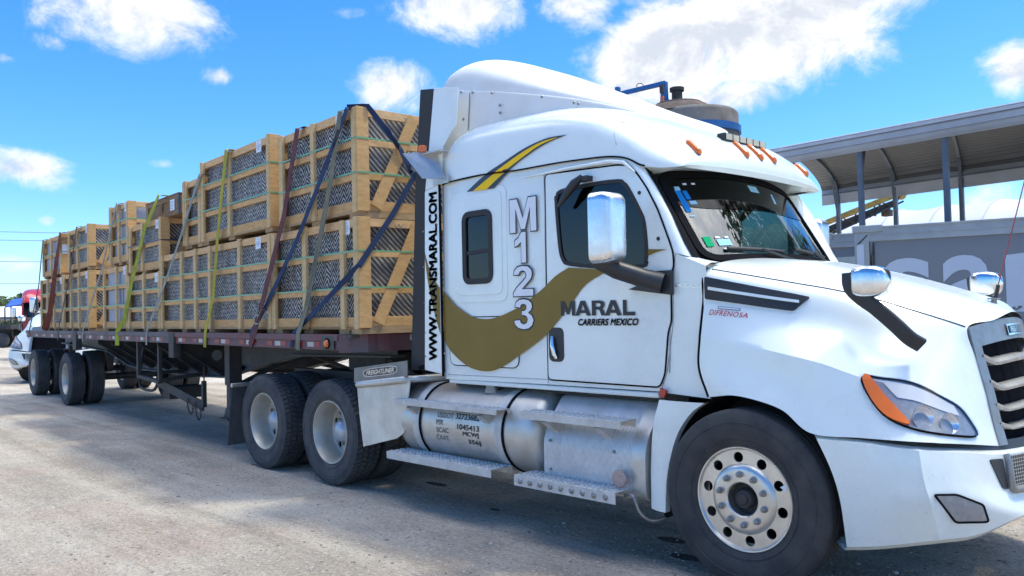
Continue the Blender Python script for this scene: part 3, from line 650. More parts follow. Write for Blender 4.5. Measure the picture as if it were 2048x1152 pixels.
# ---- cab and sleeper side, both sides of the truck
SIDE = [(-2.772, 1.068), (-1.6, 1.078), (-.623, 1.08), (-.57, 1.2), (-.515, 1.5), (-.50, 1.83), (-.482, 1.95), (-.51, 2.035), (-.589, 2.232), (-.676, 2.387), (-.756, 2.50), (-.83, 2.60), (-.95, 2.635), (-1.415, 2.657), (-1.868, 2.664), (-2.267, 2.684), (-2.761, 2.677)]
DOOR = [(-1.596, 1.118), (-.625, 1.112), (-.585, 1.196), (-.553, 1.458), (-.525, 1.523), (-.522, 1.677), (-.52, 1.82), (-.496, 1.87), (-.50, 1.958), (-.527, 2.035), (-.605, 2.232), (-.69, 2.387), (-.765, 2.488), (-.83, 2.545), (-.915, 2.563), (-1.585, 2.591)]
WIN = [(-1.492, 2.399), (-1.481, 2.423), (-1.436, 2.466), (-1.16, 2.480), (-.915, 2.472), (-.862, 2.449), (-.819, 2.405), (-.728, 2.247), (-.695, 2.163), (-.681, 1.994), (-.69, 1.915), (-.725, 1.872), (-1.021, 1.880), (-1.359, 1.919), (-1.438, 1.966), (-1.468, 2.085)]
DOOR = rpoly(DOOR, .03, 3); WIN = [tuple(p[:2]) for p in crs(WIN, 3, True)]; WHOLE = inset(WIN, -.008); WIN_IN = inset(WIN, .026)
SLW = rrect(-2.500, 1.842, -2.168, 2.40, .075, 6)
cab = MB(); SPL = []
for sg in (1, -1):
    f = (lambda a, b, h: (a, YS - h + .06 * max(0, b - 2.25) ** 2, b)) if sg == 1 else (lambda a, b, h: (a, -YS + h - .06 * max(0, b - 2.25) ** 2, b))
    sp = MB(); sp.prism(SIDE, [WHOLE, SLW], f, .0); SPL.append(sp)
# floor, rear wall, firewall
cab.grid([[(-2.772, y, z) for y in (-1.08, 1.08)] for z in (1.068, 2.9)]); cab.grid([[(x, y, 1.075) for y in (-1.07, 1.07)] for x in (-2.77, -.6)])
cab.grid([[(-.52, y, z) for y in (-1.06, 1.06)] for z in (1.08, 1.86)])
# windshield surface
def wsS(s, t, h=0.0):
    b = Vector((-.275 - .12 * s * s, .915 * s, 1.925 - .03 * s * s)); tp = Vector((-.655 - .105 * s * s, .90 * s, 2.565 - .06 * s * s))
    p = b.lerp(tp, t); n = Vector((.82, .26 * s, .46)).normalized(); return p + n * h
# A pillars
PTS = []
for sg in (1, -1):
    A = [(-.482, 1.95), (-.51, 2.035), (-.589, 2.232), (-.676, 2.387), (-.756, 2.50), (-.83, 2.60)]; rows = []
    for k, (x, z) in enumerate(A):
        t = k / 5; q = wsS(-1.0, t * 1.02 - .01); a = Vector((x, YS, z)); c = Vector((max(x, q.x) + .05, YS + .02, (z + q.z) / 2)); r = []
        for j in range(7): w = j / 6; p = a * (1 - w) ** 2 + c * 2 * w * (1 - w) + q * w * w; r.append((p.x, p.y * sg, p.z))
        rows.append(r)
    cab.grid(rows); PT = MB(); PT.grid([[tuple(Vector(p) + Vector((.004, -.004 * sg, .002))) for p in r[3:]] for r in rows]); PTS.append(PT)
    # cowl: panel between door and hood, with its sloping top
    CW = [(-.623, 1.075), (-.25, 1.055), (-.318, 1.238), (-.318, 1.386), (-.296, 1.45), (-.268, 1.668), (-.262, 1.86), (-.482, 1.95), (-.50, 1.83), (-.515, 1.5), (-.57, 1.2)]
    cab.prism(CW, [], (lambda a, b, h: (a, -1.075 - h, b)) if sg == 1 else (lambda a, b, h: (a, 1.075 + h, b)), .0)
    ct = [[(-.484 + .222 * k / 6, -1.077 * sg, 1.95 - .09 * k / 6 - .012 * sin(pi * k / 6)) for k in range(7)], [(-.455 + .20 * k / 6, -1.03 * sg, 1.955 - .075 * k / 6 - .01 * sin(pi * k / 6)) for k in range(7)], [(-.405 + .145 * k / 6, -.92 * sg, 1.915 - .03 * k / 6) for k in range(7)]]
    cab.grid(ct)
cw = MB(); cw.grid([[tuple(wsS(s / 10, 0) + Vector((dx, 0, dz))) for s in range(-10, 11)] for dx, dz in ((.005, -.015), (.06, -.045), (.10, -.12))]); cowl_strip = cw
cab_o = cab.build('cab_body', 'white', truck, smooth=35)
for sp in SPL: sp.build('side_panel', 'white', cab_o)
for p_ in PTS[:1]: p_.build('pillar_trim', 'gap', cab_o, smooth=40)
cowl_strip.build('cowl_strip', 'blackp', cab_o, smooth=50)
# lining inside so that the cab reads dark through its glass
ln = MB()
ln.grid([[(x, y, 2.60 - .3 * max(0, x + .9)) for y in (-1.0, 1.0)] for x in (-2.6, -1.2, -.8)]); ln.grid([[(-2.0, y, z) for y in (-1.02, 1.02)] for z in (1.1, 2.75)])
ln.grid([[(x, y, 1.14) for y in (-1.02, 1.02)] for x in (-2.0, -.55)])
for sg in (1, -1): ln.grid([[(x, 1.035 * sg, z) for x in (-2.0, -.62)] for z in (1.12, 1.85)])
ln.build('cab_lining', 'headliner', cab_o)
dsh = MB(); dsh.grid([[(x, y, z - .10 * abs(y / .95) ** 3) for y in [-.95 + 1.9 * k / 12 for k in range(13)]] for x, z in ((-.36, 1.86), (-.5, 1.90), (-.72, 1.90), (-.82, 1.82), (-.82, 1.3))]); dsh.build('dashboard', 'dash', cab_o, smooth=50)
for y in (-.62, .62):
    s_ = MB(); s_.b2(-1.45, -.98, y - .25, y + .25, 1.45, 1.60); s_.box((-1.50, y, 1.98), (.14, .48, .80), Matrix.Rotation(radians(-8), 3, 'Y')); s_.box((-1.57, y, 2.46), (.10, .28, .20)); s_.build('seat', 'seat', cab_o, bevel=.05)
sw = MB(); sw.lathe([(.215 + .018 * cos(a), .018 * sin(a)) for a in [2 * pi * k / 8 for k in range(8)]], (0, 0, 0), 'z', 32, close=True); sw.box((0, 0, -.01), (.40, .05, .02)); sw.box((0, 0, -.02), (.12, .16, .04))
Rm = Matrix.Rotation(radians(-38), 3, 'Y'); sw.v = [tuple(Rm @ Vector(p) + Vector((-.92, .60, 1.86))) for p in sw.v]; sw.build('steering_wheel', 'blackp', cab_o, smooth=45)

# ---- roof cap that runs out into the visor
ROOF = [(-2.79, 1.06, 2.67, 2.95, 3.6), (-2.76, 1.075, 2.67, 3.04, 4), (-2.70, 1.085, 2.675, 3.115, 4.5), (-2.55, 1.085, 2.683, 3.17, 5), (-2.25, 1.085, 2.684, 3.18, 5), (-1.87, 1.085, 2.665, 3.165, 5), (-1.5, 1.085, 2.66, 3.135, 4.8),
        (-1.2, 1.085, 2.648, 3.07, 4.2), (-.98, 1.085, 2.632, 2.985, 3.4), (-.84, 1.08, 2.60, 2.915, 3.0), (-.74, 1.06, 2.545, 2.86, 2.7), (-.66, 1.04, 2.522, 2.805, 2.5), (-.59, 1.01, 2.512, 2.74, 2.4), (-.535, .975, 2.512, 2.665, 2.3), (-.505, .945, 2.515, 2.60, 2.2), (-.50, .92, 2.52, 2.55, 2.0)]
RV = [Vector((a, b, c)) for a, b, c, d, e in ROOF]; RV2 = [Vector((d, e, 0)) for a, b, c, d, e in ROOF]
def roofS(u, a, h=0.0):
    """u along the roof, a from 0 (near lower edge) to pi (far lower edge)"""
    x, w, zs = spl(RV, u); zt, n, _ = spl(RV2, u); c, s = cos(a), sin(a); f = 2 / n
    y = -w * (abs(c) ** f) * (1 if c > 0 else -1); z = zs + (zt - zs) * (max(s, 0) ** f); k = min(max((u - 8) / 5, 0), 1)
    return Vector((x + .055 * k * (1 - (y / w) ** 2), y, z))
def roof_on(u, a, h):
    e = .02; du = roofS(min(u + e, 15), a) - roofS(max(u - e, 0), a); da = roofS(u, min(a + e, pi)) - roofS(u, max(a - e, 0)); n = da.cross(du).normalized()
    c = Vector((0, 0, -.4)) + Vector((0, 0, 0)); p = roofS(u, a)
    if n.dot(p - Vector((p.x - .3, 0, 2.3))) < 0: n = -n
    return p + n * h
rf = MB(); rows = [[tuple(roofS(15 * i / 90, pi * (j / 60))) for j in range(61)] for i in range(91)]; rf.grid(rows)
rf.grid([rows[0], [(-2.785, 0, 2.7)] * 61])
lipb = [Vector(p) for p in rows[-1]]
# underside of the visor back to the top of the windshield
und = [Vector(roofS(15, pi * j / 60)) for j in range(61)]
rf.grid([[tuple(p) for p in und], [(p.x - .02, p.y * .985, 2.515) for p in und], [tuple(wsS(max(-1, min(1, p.y / .92)), 1.02)) for p in und]])
for sg in (1, -1):
    eL = [Vector(roofS(8.6 + 6.4 * k / 20, 0 if sg == 1 else pi)) for k in range(21)]
    rf.grid([[tuple(p) for p in eL], [(min(p.x, -.62) - .06, -.915 * sg, 2.50) for p in eL]])
roof_o = rf.build('roof_cap', 'white', truck, smooth=32)
for a_, dy in ((0, -.004), (pi, .004)): sm = MB(); sm.tube([roofS(u / 10, a_) + Vector((0, dy, .0)) for u in range(0, 104)], .006, 5); sm.build('roof_seam', 'gap', roof_o, smooth=60)
# outline of the visor moulding on the roof side
M['seam_grey'] = mat('fine_panel_joint', (.34, .35, .37), .6)
vm = MB(); vm.tube([roof_on(u, a, .0) for u, a in ((8.35, .10), (8.15, .25), (8.05, .42), (8.1, .60), (8.5, .68), (9.3, .74))], .003, 5); vm.build('visor_moulding_joint', 'seam_grey', roof_o, smooth=60)
# rain gutter moulding over the door
gt = MB(); gt.tube([(x, -1.092, z) for x, z in ((-1.82, 2.60), (-1.4, 2.605), (-.98, 2.60), (-.86, 2.575), (-.77, 2.50))], [.004, .013, .015, .014, .006], 8); gt.build('rain_gutter', 'white', roof_o, smooth=60)
# marker lights on the visor
def lamp_on_roof(y, name='marker_light'):
    fa_ = lambda u: min((abs(roofS(u, pi * k / 400).y - y), pi * k / 400) for k in range(401))[1]
    p0, p1 = roof_on(11.5, fa_(11.5), .008), roof_on(13.2, fa_(13.2), .010)
    m_ = MB(); n = 9; m_.tube([p0.lerp(p1, k / (n - 1)) for k in range(n)], [.008] + [.021 + .006 * (k / n) for k in range(1, n - 1)] + [.012], 10); o = m_.build('marker_light', 'amber', truck, smooth=60)
    q = MB(); pts = [p0.lerp(p1, k / (n - 1)) - Vector((.010, 0, .014)) for k in range(n)]; q.tube(pts, [.010] + [.021 + .005 * (k / n) for k in range(1, n - 1)] + [.014], 10); q.build('lamp_base', 'lamp_dark', o, smooth=60)
for y in (-.74, -.19, 0, .19, .74): lamp_on_roof(y)
# LED bar on the visor
lb = MB(); lb.b2(-.655, -.590, -.285, .285, 2.785, 2.838); lbo = lb.build('light_bar', 'blackp', truck, bevel=.006)
for k in range(6): q = MB(); q.b2(-.589, -.583, -.272 + k * .092, -.272 + k * .092 + .078, 2.790, 2.833); q.build('led_lens', 'lens_cream', lbo, bevel=.012)
for y in (-.29, .29): q = MB(); q.b2(-.66, -.60, y - .012, y + .012, 2.72, 2.79); q.build('bar_bracket', 'blackp', lbo)

# ---- roof fairing
FA = [(-2.93, .93, 3.52, 3.60), (-2.90, .945, 3.515, 3.68), (-2.84, .955, 3.50, 3.755), (-2.72, .96, 3.47, 3.80), (-2.55, .955, 3.43, 3.785), (-2.3, .945, 3.375, 3.67), (-2.0, .925, 3.30, 3.52), (-1.62, .88, 3.20, 3.32), (-1.35, .80, 3.12, 3.19), (-1.15, .68, 3.05, 3.10), (-1.05, .52, 3.0, 3.04), (-1.02, .40, 2.95, 2.98)]
FV = [Vector((a, b, c)) for a, b, c, d in FA]; FZ = [Vector((d, 0, 0)) for a, b, c, d in FA]
fa = MB(); rows = []
for i in range(67):
    u = 11 * i / 66; x, w, zl = spl(FV, u); zt = spl(FZ, u).x; r = [(x, -w - .02, 2.9), (x, -w - .02, zl - .015), (x, -w - .012, zl), (x, -w + .012, zl + .004)]
    for j in range(1, 40):
        a = pi * j / 40; c, s = cos(a), sin(a); f = 2 / 3.1; r.append((x, -(w - .015) * abs(c) ** f * (1 if c > 0 else -1), zl + (zt - zl) * s ** f))
    r += [(x, w - .012, zl + .004), (x, w + .012, zl), (x, w + .02, zl - .015), (x, w + .02, 2.9)]; rows.append(r)
fa.grid(rows); fa.grid([rows[0], [(-2.90, 0, 3.2)] * len(rows[0])])
fair = fa.build('roof_fairing', 'white2', truck, smooth=30)
sm = MB(); sm.tube([(-2.515, -.978, 3.40), (-2.54, -.982, 3.10)], .004, 5)
for (x, z) in ((-2.62, 3.43), (-2.48, 3.40), (-2.25, 3.345), (-1.72, 3.21), (-2.16, 3.23), (-2.16, 3.17), (-2.60, 3.20), (-1.40, 3.10), (-1.36, 3.085)): sm.lathe([(.001, -.010), (.010, -.008), (.013, 0)], (x, -.955 if x > -1.8 else -.975, z), 'y', 10)
sm.build('rivet_heads', 'nut', fair, smooth=50)
# ---- side extender with the web address, and its rubber flap
for sg in (1, -1):
    f = (lambda a, b, h: (a, -1.10 - h, b)) if sg == 1 else (lambda a, b, h: (a, 1.10 + h, b))
    e = MB(); e.prism(rpoly([(-3.01, 1.135), (-2.785, 1.11), (-2.775, 2.668), (-2.962, 2.64)], .01, 2), [], f, .012)
    e.prism([(-2.96, 2.644), (-2.775, 2.672), (-2.715, 2.975), (-2.60, 3.085), (-2.545, 3.12), (-2.505, 3.42), (-2.745, 3.47), (-2.815, 3.48)], [], f, .010); eo = e.build('side_extender', 'white', truck, bevel=.004)
    k = MB(); k.prism([(-3.206, 1.127), (-3.014, 1.133), (-2.966, 2.632), (-2.82, 3.478), (-3.0, 3.507), (-3.10, 2.64)], [], f, .008); k.build('rubber_flap', 'rubber', eo)
    k = MB(); k.tube([f(-2.776, z, .004) for z in (1.09, 1.8, 2.67)], .011, 6); k.tube([f(-3.02, 1.16, 0), f(-3.09, 1.15, 0)], .022, 8); k.build('extender_seal', 'gap', eo, smooth=50)
    if sg == 1:
        t = MB(); text_fit(t, 'WWW.TRANSMARAL.COM', lambda u, v: (-2.838 - .112 * v + .042 * u, -1.1155, 1.215 + 1.40 * u), bold=.042); t.build('lettering', 'ink', eo)
        t = MB(); t.prism([tuple(p[:2]) for p in crs([(-2.978, 2.127), (-2.93, 2.0), (-2.871, 1.903), (-2.787, 1.818)], 4)] + [tuple(p[:2]) for p in crs([(-2.79, 1.433), (-2.88, 1.65), (-2.94, 1.86), (-2.980, 2.085)], 4)], [], lambda a, b, h: (a, -1.1140, b), 0); t.build('gold_swoosh', 'gold', eo)
        t = MB()
        for z in (1.25, 1.45, 1.7, 2.0, 2.3): t.lathe([(.001, -.006), (.007, -.004), (.008, 0)], (-2.995, -1.112, z), 'y', 8)
        t.build('rivet_heads', 'nut', eo)
# grey deflector plate with an amber beacon on its shelf
bk = MB(); bk.add([(-3.007, -1.30, 2.941), (-2.80, -1.13, 2.95), (-2.66, -1.13, 2.70), (-2.83, -1.24, 2.715)], [(0, 1, 2, 3)]); bk.box((-2.76, -1.16, 2.925), (.26, .10, .008)); bk.box((-2.74, -1.118, 2.70), (.20, .006, .06))
bko = bk.build('deflector_plate', 'alum', truck); sol = bko.modifiers.new('thick', 'SOLIDIFY'); sol.thickness = .005
b = MB(); b.lathe([(.001, .055), (.030, .052), (.034, .045), (.034, 0), (.001, 0)], (-2.87, -1.20, 2.945), 'z', 20); b.build('amber_beacon', 'amber', bko, smooth=40)

# ---- door, near side and far side
for sg in (1, -1):
    f = (lambda a, b, h: (a, YS - h + .06 * max(0, b - 2.25) ** 2, b)) if sg == 1 else (lambda a, b, h: (a, -YS + h - .06 * max(0, b - 2.25) ** 2, b))
    d = MB(); d.prism(DOOR, [WIN], lambda a, b, h: f(a, b, h + .001), .007); door = d.build('door', 'white', truck, bevel=.004)
    q = MB(); q.tube([f(a, b, .004) for a, b in inset(DOOR, -.006) + inset(DOOR, -.006)[:1]], .0055, 5, cap=False); q.build('door_gap', 'gap', door, smooth=60)
    q = MB(); q.prism(WIN, [WIN_IN], lambda a, b, h: f(a, b, h + .002), .012); q.build('window_seal', 'rubber', door, bevel=.003)
    q = MB(); q.prism(inset(WIN, .02), [], lambda a, b, h: f(a, b, h + .003), 0); q.build('window', 'winglass', door)
    q = MB(); q.prism(rrect(-1.582, 1.244, -1.436, 1.488, .05), [], lambda a, b, h: f(a, b, h + .006), .006); ho = q.build('handle_cup', 'blackp', door, bevel=.004)
    q = MB(); q.tube([f(-1.535, 1.425, .022), f(-1.528, 1.36, .032), f(-1.512, 1.30, .032), f(-1.500, 1.268, .020)], [.012, .017, .017, .012], 10); q.build('handle', 'chrome', ho, smooth=60)
    q = MB()
    for a, b in ((-.74, 2.36), (-.60, 2.05)): q.lathe([(.001, -.008), (.011, -.007), (.013, 0)], f(a, b, .008), 'y', 12)
    q.build('screw_cap', 'blackp', door, smooth=50)
    if sg == 1: near_door = door
    # sleeper window with its pressed panel, luggage door
    q = MB(); q.prism(rrect(-2.66, 1.69, -2.005, 2.585, .09, 6), [inset(SLW, -.004)], lambda a, b, h: f(a, b, h), .005); q.prism(rrect(-2.60, 1.745, -2.055, 2.545, .07, 6), [inset(SLW, -.004)], lambda a, b, h: f(a, b, h + .005), .005)
    pw = q.build('pressed_window_panel', 'white', truck, bevel=.004)
    q = MB(); q.prism(inset(SLW, -.012), [inset(SLW, .034)], lambda a, b, h: f(a, b, h + .006), .014); swo = q.build('sleeper_window', 'rubber', truck, bevel=.004)
    q = MB(); q.prism(inset(SLW, .02), [], lambda a, b, h: f(a, b, h + .004), 0); q.build('pane', 'winglass', swo)
    q = MB(); q.prism([(-2.47, 2.065), (-2.195, 2.075), (-2.195, 2.105), (-2.47, 2.095)], [], lambda a, b, h: f(a, b, h + .006), .006); q.build('slider_bar', 'rubber', swo)
    SD = rrect(-2.705, 1.185, -1.90, 1.572, .075, 6); q = MB(); q.prism(SD, [], lambda a, b, h: f(a, b, h), .006); sdo = q.build('luggage_door', 'white', truck, bevel=.003)
    q = MB(); q.tube([f(a, b, .003) for a, b in SD + SD[:1]], .005, 5, cap=False); q.build('door_gap', 'gap', sdo, smooth=60)
    q = MB(); q.tube([f(-1.605, z, .002) for z in (1.09, 1.8, 2.60)], .004, 5); q.tube([f(-2.77, z, .002) for z in (1.08, 1.8, 2.67)], .006, 5); q.tube([f(-2.74, 1.106, .0), f(-1.605, 1.114, 0)], .003, 5); q.tube([f(-.488, z, 0) if z > 1.9 else f(-.508 - .06 * (1.9 - z), z, 0) for z in (1.96, 1.85, 1.5, 1.2)], .004, 5); q.build('panel_seam', 'seam_grey', cab_o, smooth=60)
q = MB(); q.b2(-2.74, -.64, -1.075, -1.03, 1.035, 1.072); q.build('rocker_panel', 'white', truck, bevel=.01)
# CASCADIA script in chrome on the cowl
q = MB(); text_fit(q, 'CASCADIA', lambda u, v: (-.495 + .20 * u + .012 * v, -1.0815, 1.742 - .018 * u + .024 * v), bold=.005); q.build('cowl_badge', 'chrome', cab_o)

# ---- decals on the near side
D1 = lambda a, b, h=0: (a, YS - .0135 + .06 * max(0, b - 2.25) ** 2, b)
GT = [(-2.793, 1.812), (-2.608, 1.664), (-2.417, 1.578), (-2.254, 1.555), (-2.097, 1.574), (-1.865, 1.648), (-1.643, 1.76), (-1.503, 1.852), (-1.372, 1.908)]
GB = [(-.999, 1.873), (-1.21, 1.785), (-1.344, 1.662), (-1.515, 1.506), (-1.655, 1.405), (-1.877, 1.287), (-2.07, 1.192), (-2.248, 1.149), (-2.472, 1.179), (-2.687, 1.298), (-2.768, 1.40)]
q = MB(); q.prism([(-2.768, 1.79)] + [tuple(p[:2]) for p in crs(GT[1:], 6)] + [tuple(p[:2]) for p in crs(GB, 6)], [], D1, 0); q.prism([tuple(p[:2]) for p in crs([(-.678, 1.988), (-.60, 1.983), (-.535, 1.977)], 4)] + [tuple(p[:2]) for p in crs([(-.535, 1.976), (-.61, 1.966), (-.683, 1.946)], 4)], [], D1, 0); q.build('gold_swoosh', 'gold', cab_o)
up1 = [tuple(p[:2]) for p in crs([(-2.457, 2.572), (-2.268, 2.666), (-2.027, 2.742), (-1.784, 2.815), (-1.556, 2.852), (-1.361, 2.845)], 6)] + [tuple(p[:2]) for p in crs([(-1.361, 2.843), (-1.558, 2.814), (-1.754, 2.757), (-1.966, 2.667), (-2.132, 2.562)], 6)]
up2 = [tuple(p[:2]) for p in crs([(-2.375, 2.570), (-2.200, 2.648), (-2.045, 2.706), (-1.816, 2.785), (-1.617, 2.832), (-1.438, 2.843)], 6)] + [tuple(p[:2]) for p in crs([(-1.46, 2.838), (-1.62, 2.812), (-1.785, 2.757), (-2.029, 2.660), (-2.218, 2.562)], 6)]
def on_side(a, b, h):                                            # follows the roof shoulder above the seam
    if b < 2.68: return (a, YS - h - .006 + .06 * max(0, b - 2.25) ** 2, b)
    t = (b - 2.665) / .497; return (a, -1.085 * (1 - min(max(t, 0), .98) ** 4.9) ** (1 / 4.9) - h - .003, b)
q = MB(); q.cur = 0; q.prism(up1, [], lambda a, b, h: on_side(a, b, .006), 0); q.cur = 1; q.prism(up2, [], lambda a, b, h: on_side(a, b, .0085), 0); q.build('roof_swoosh', ['char', 'yellow'], roof_o)
GLY = {'M': [(0, 0), (0, 1), (.30, 1), (.5, .42), (.70, 1), (1, 1), (1, 0), (.77, 0), (.77, .70), (.585, .08), (.415, .08), (.23, .70), (.23, 0)],
       '1': [(.52, 0), (.52, .66), (.30, .56), (.05, .52), (.05, .74), (.32, .82), (.56, 1), (.92, 1), (.92, 0)],
       '2': [(0, 0), (0, .12), (.18, .30), (.44, .47), (.62, .60), (.66, .69), (.60, .79), (.48, .82), (.36, .79), (.30, .69), (.02, .70), (.08, .86), (.24, .97), (.50, 1), (.76, .97), (.93, .85), (.96, .70), (.90, .55), (.70, .40), (.45, .24), (1, .24), (1, 0)],
       '3': [(.0, .30), (.30, .33), (.36, .23), (.48, .19), (.62, .23), (.67, .33), (.62, .42), (.50, .46), (.38, .45), (.40, .62), (.52, .62), (.60, .67), (.62, .74), (.57, .80), (.47, .82), (.37, .79), (.33, .70), (.04, .74), (.12, .90), (.28, .98), (.49, 1), (.74, .96), (.89, .86), (.92, .73), (.86, .62), (.72, .55), (.90, .46), (.98, .31), (.90, .13), (.72, .03), (.48, 0), (.22, .04), (.05, .15)]}
q = MB()
for ch, (x0, x1, z0, z1) in {'M': (-1.955, -1.670, 2.194, 2.450), '1': (-1.912, -1.772, 1.966, 2.200), '2': (-1.933, -1.718, 1.719, 1.949), '3': (-1.931, -1.716, 1.472, 1.702)}.items():
    g0 = [(x0 + (x1 - x0) * a, z0 + (z1 - z0) * b) for a, b in GLY[ch]]
    for mi, dd, h in ((0, -.007, .0150), (1, .0045, .0175)): q.cur = mi; q.prism(inset(g0, dd), [], lambda a, b, hh: (a, YS - h, b), 0)
q.build('fleet_number', ['ink', 'lwhite'], cab_o)
q = MB(); MG = {'A': ([(0, 0), (.36, 1), (.64, 1), (1, 0), (.73, 0), (.68, .17), (.32, .17), (.27, 0)], [[(.385, .37), (.615, .37), (.5, .75)]]),
      'R': ([(0, 0), (0, 1), (.62, 1), (.83, .95), (.93, .84), (.95, .72), (.90, .56), (.76, .46), (.86, .36), (1.0, 0), (.70, 0), (.58, .32), (.48, .40), (.29, .40), (.29, 0)], [[(.29, .59), (.29, .81), (.54, .81), (.65, .76), (.66, .68), (.60, .60), (.50, .585)]]),
      'L': ([(0, 0), (0, 1), (.31, 1), (.31, .24), (1, .24), (1, 0)], []), 'M': (GLY['M'], [])}
for ch, a0, a1 in (('M', 0, .205), ('A', .205, .425), ('R', .438, .622), ('A', .612, .832), ('L', .848, 1.0)):
    o_, hs_ = MG[ch]; q.prism([(a0 + (a1 - a0) * a, b) for a, b in o_], [[(a0 + (a1 - a0) * a, b) for a, b in h] for h in hs_], lambda a, b, h: (-1.452 + .657 * a, YS - .0160, 1.571 - .006 * a + .103 * b), 0)
text_fit(q, 'CARRIERS MEXICO', lambda u, v: (-1.295 + .522 * u + .006 * v, YS - .0160, 1.500 + .047 * v), bold=.032, shear=.12); q.build('lettering', 'ink', near_door)

# ---- windshield
NS, NTT = 40, 20
q = MB(); q.grid([[tuple(wsS(-.965 + 1.93 * i / NS, .03 + .95 * j / NTT)) for j in range(NTT + 1)] for i in range(NS + 1)]); wso = q.build('windshield', 'windshield', truck, smooth=60)
ro = rrect(-1, -.01, 1, 1.03, .20, 8); ri = rrect(-.935, .055, .935, .925, .13, 8)
def edge_sample(lp):
    out = []
    for i in range(len(lp)):
        a, b = lp[i], lp[(i + 1) % len(lp)]; k = max(1, int(abs(a[0] - b[0]) / .1))
        out += [(a[0] + (b[0] - a[0]) * j / k, a[1] + (b[1] - a[1]) * j / k) for j in range(k)]
    return out
ro, ri = edge_sample(ro), edge_sample(ri); n_ = min(len(ro), len(ri)); ro = ro[:n_]; ri = ri[:n_]
q = MB(); q.grid([[tuple(wsS(a, b, h)) for (a, b), h in ((po, -.01), (po, .012), (pi_, .012), (pi_, -.012))] for po, pi_ in zip(ro + ro[:1], ri + ri[:1])]); q.build('windshield_seal', 'gap', wso, smooth=40)
q = MB(); q.grid([[tuple(wsS(s / 20 * .945, .56 + .38 * j / 6 + (.08 * abs(s / 20) ** 6 * (1 - j / 6)), .004)) for j in range(7)] for s in range(-20, 21)]); q.build('tint_band', 'tintband', wso, smooth=60)
for m_, s0, s1, t0, t1, lean in (('sticker_blue', -.90, -.845, .54, .80, 0), ('sticker_blue', -.83, -.785, .68, .78, 0), ('sticker_cyan', -.89, -.84, .785, .83, 0), ('sticker_cyan', -.82, -.75, .62, .66, 0), ('sticker_cyan', -.885, -.84, .485, .498, 0),
        ('sticker_green', -.885, -.815, .15, .26, 0), ('sticker_cyan', -.765, -.63, .155, .225, 0), ('paper', -.765, -.72, .235, .255, 0), ('paper', -.67, -.63, .235, .255, 0), ('paper', -.74, -.70, .115, .13, 0), ('paper', -.65, -.60, .12, .135, 0),
        ('paper', -.79, -.75, .845, .865, 0), ('paper', -.70, -.66, .845, .865, 0), ('sticker_cyan', .02, .16, .80, .88, 0), ('sticker_cyan', .34, .38, .70, .83, .3)):
    q = MB(); q.grid([[tuple(wsS(a + lean * (b - t0), b, .0055 if m_ != 'sticker_blue' else .0045)) for b in (t0, t1)] for a in (s0, s1)]); q.build('permit_sticker', m_, wso)
q = MB(); q.box((-.72, .02, 2.40), (.05, .26, .10)); q.tube([(-.70, .02, 2.44), (-.66, .02, 2.52)], .012, 6); q.build('dash_camera', 'blackp', wso, bevel=.02)
WIP = 0
for y0, y1, sh in ((.08, -.66, 0), (.80, .12, 1)):
    s0, s1 = y0 / .915, y1 / .915
    q = MB(); q.tube([tuple(wsS(s0, -.04, .02)), tuple(wsS((s0 + s1) / 2, .05, .04)), tuple(wsS(s1 * .55 + s0 * .45, .085, .03))], .009, 6); q.tube([tuple(wsS(s1 + (s0 - s1) * k / 10, .115 - .05 * k / 10 if 1 else 0, .020)) for k in range(9)], .010, 5); q.tube([tuple(wsS(s1 + (s0 - s1) * k / 10, .105 - .05 * k / 10, .008)) for k in range(9)], .005, 4); q.build('wiper', 'blackp', wso, smooth=60)

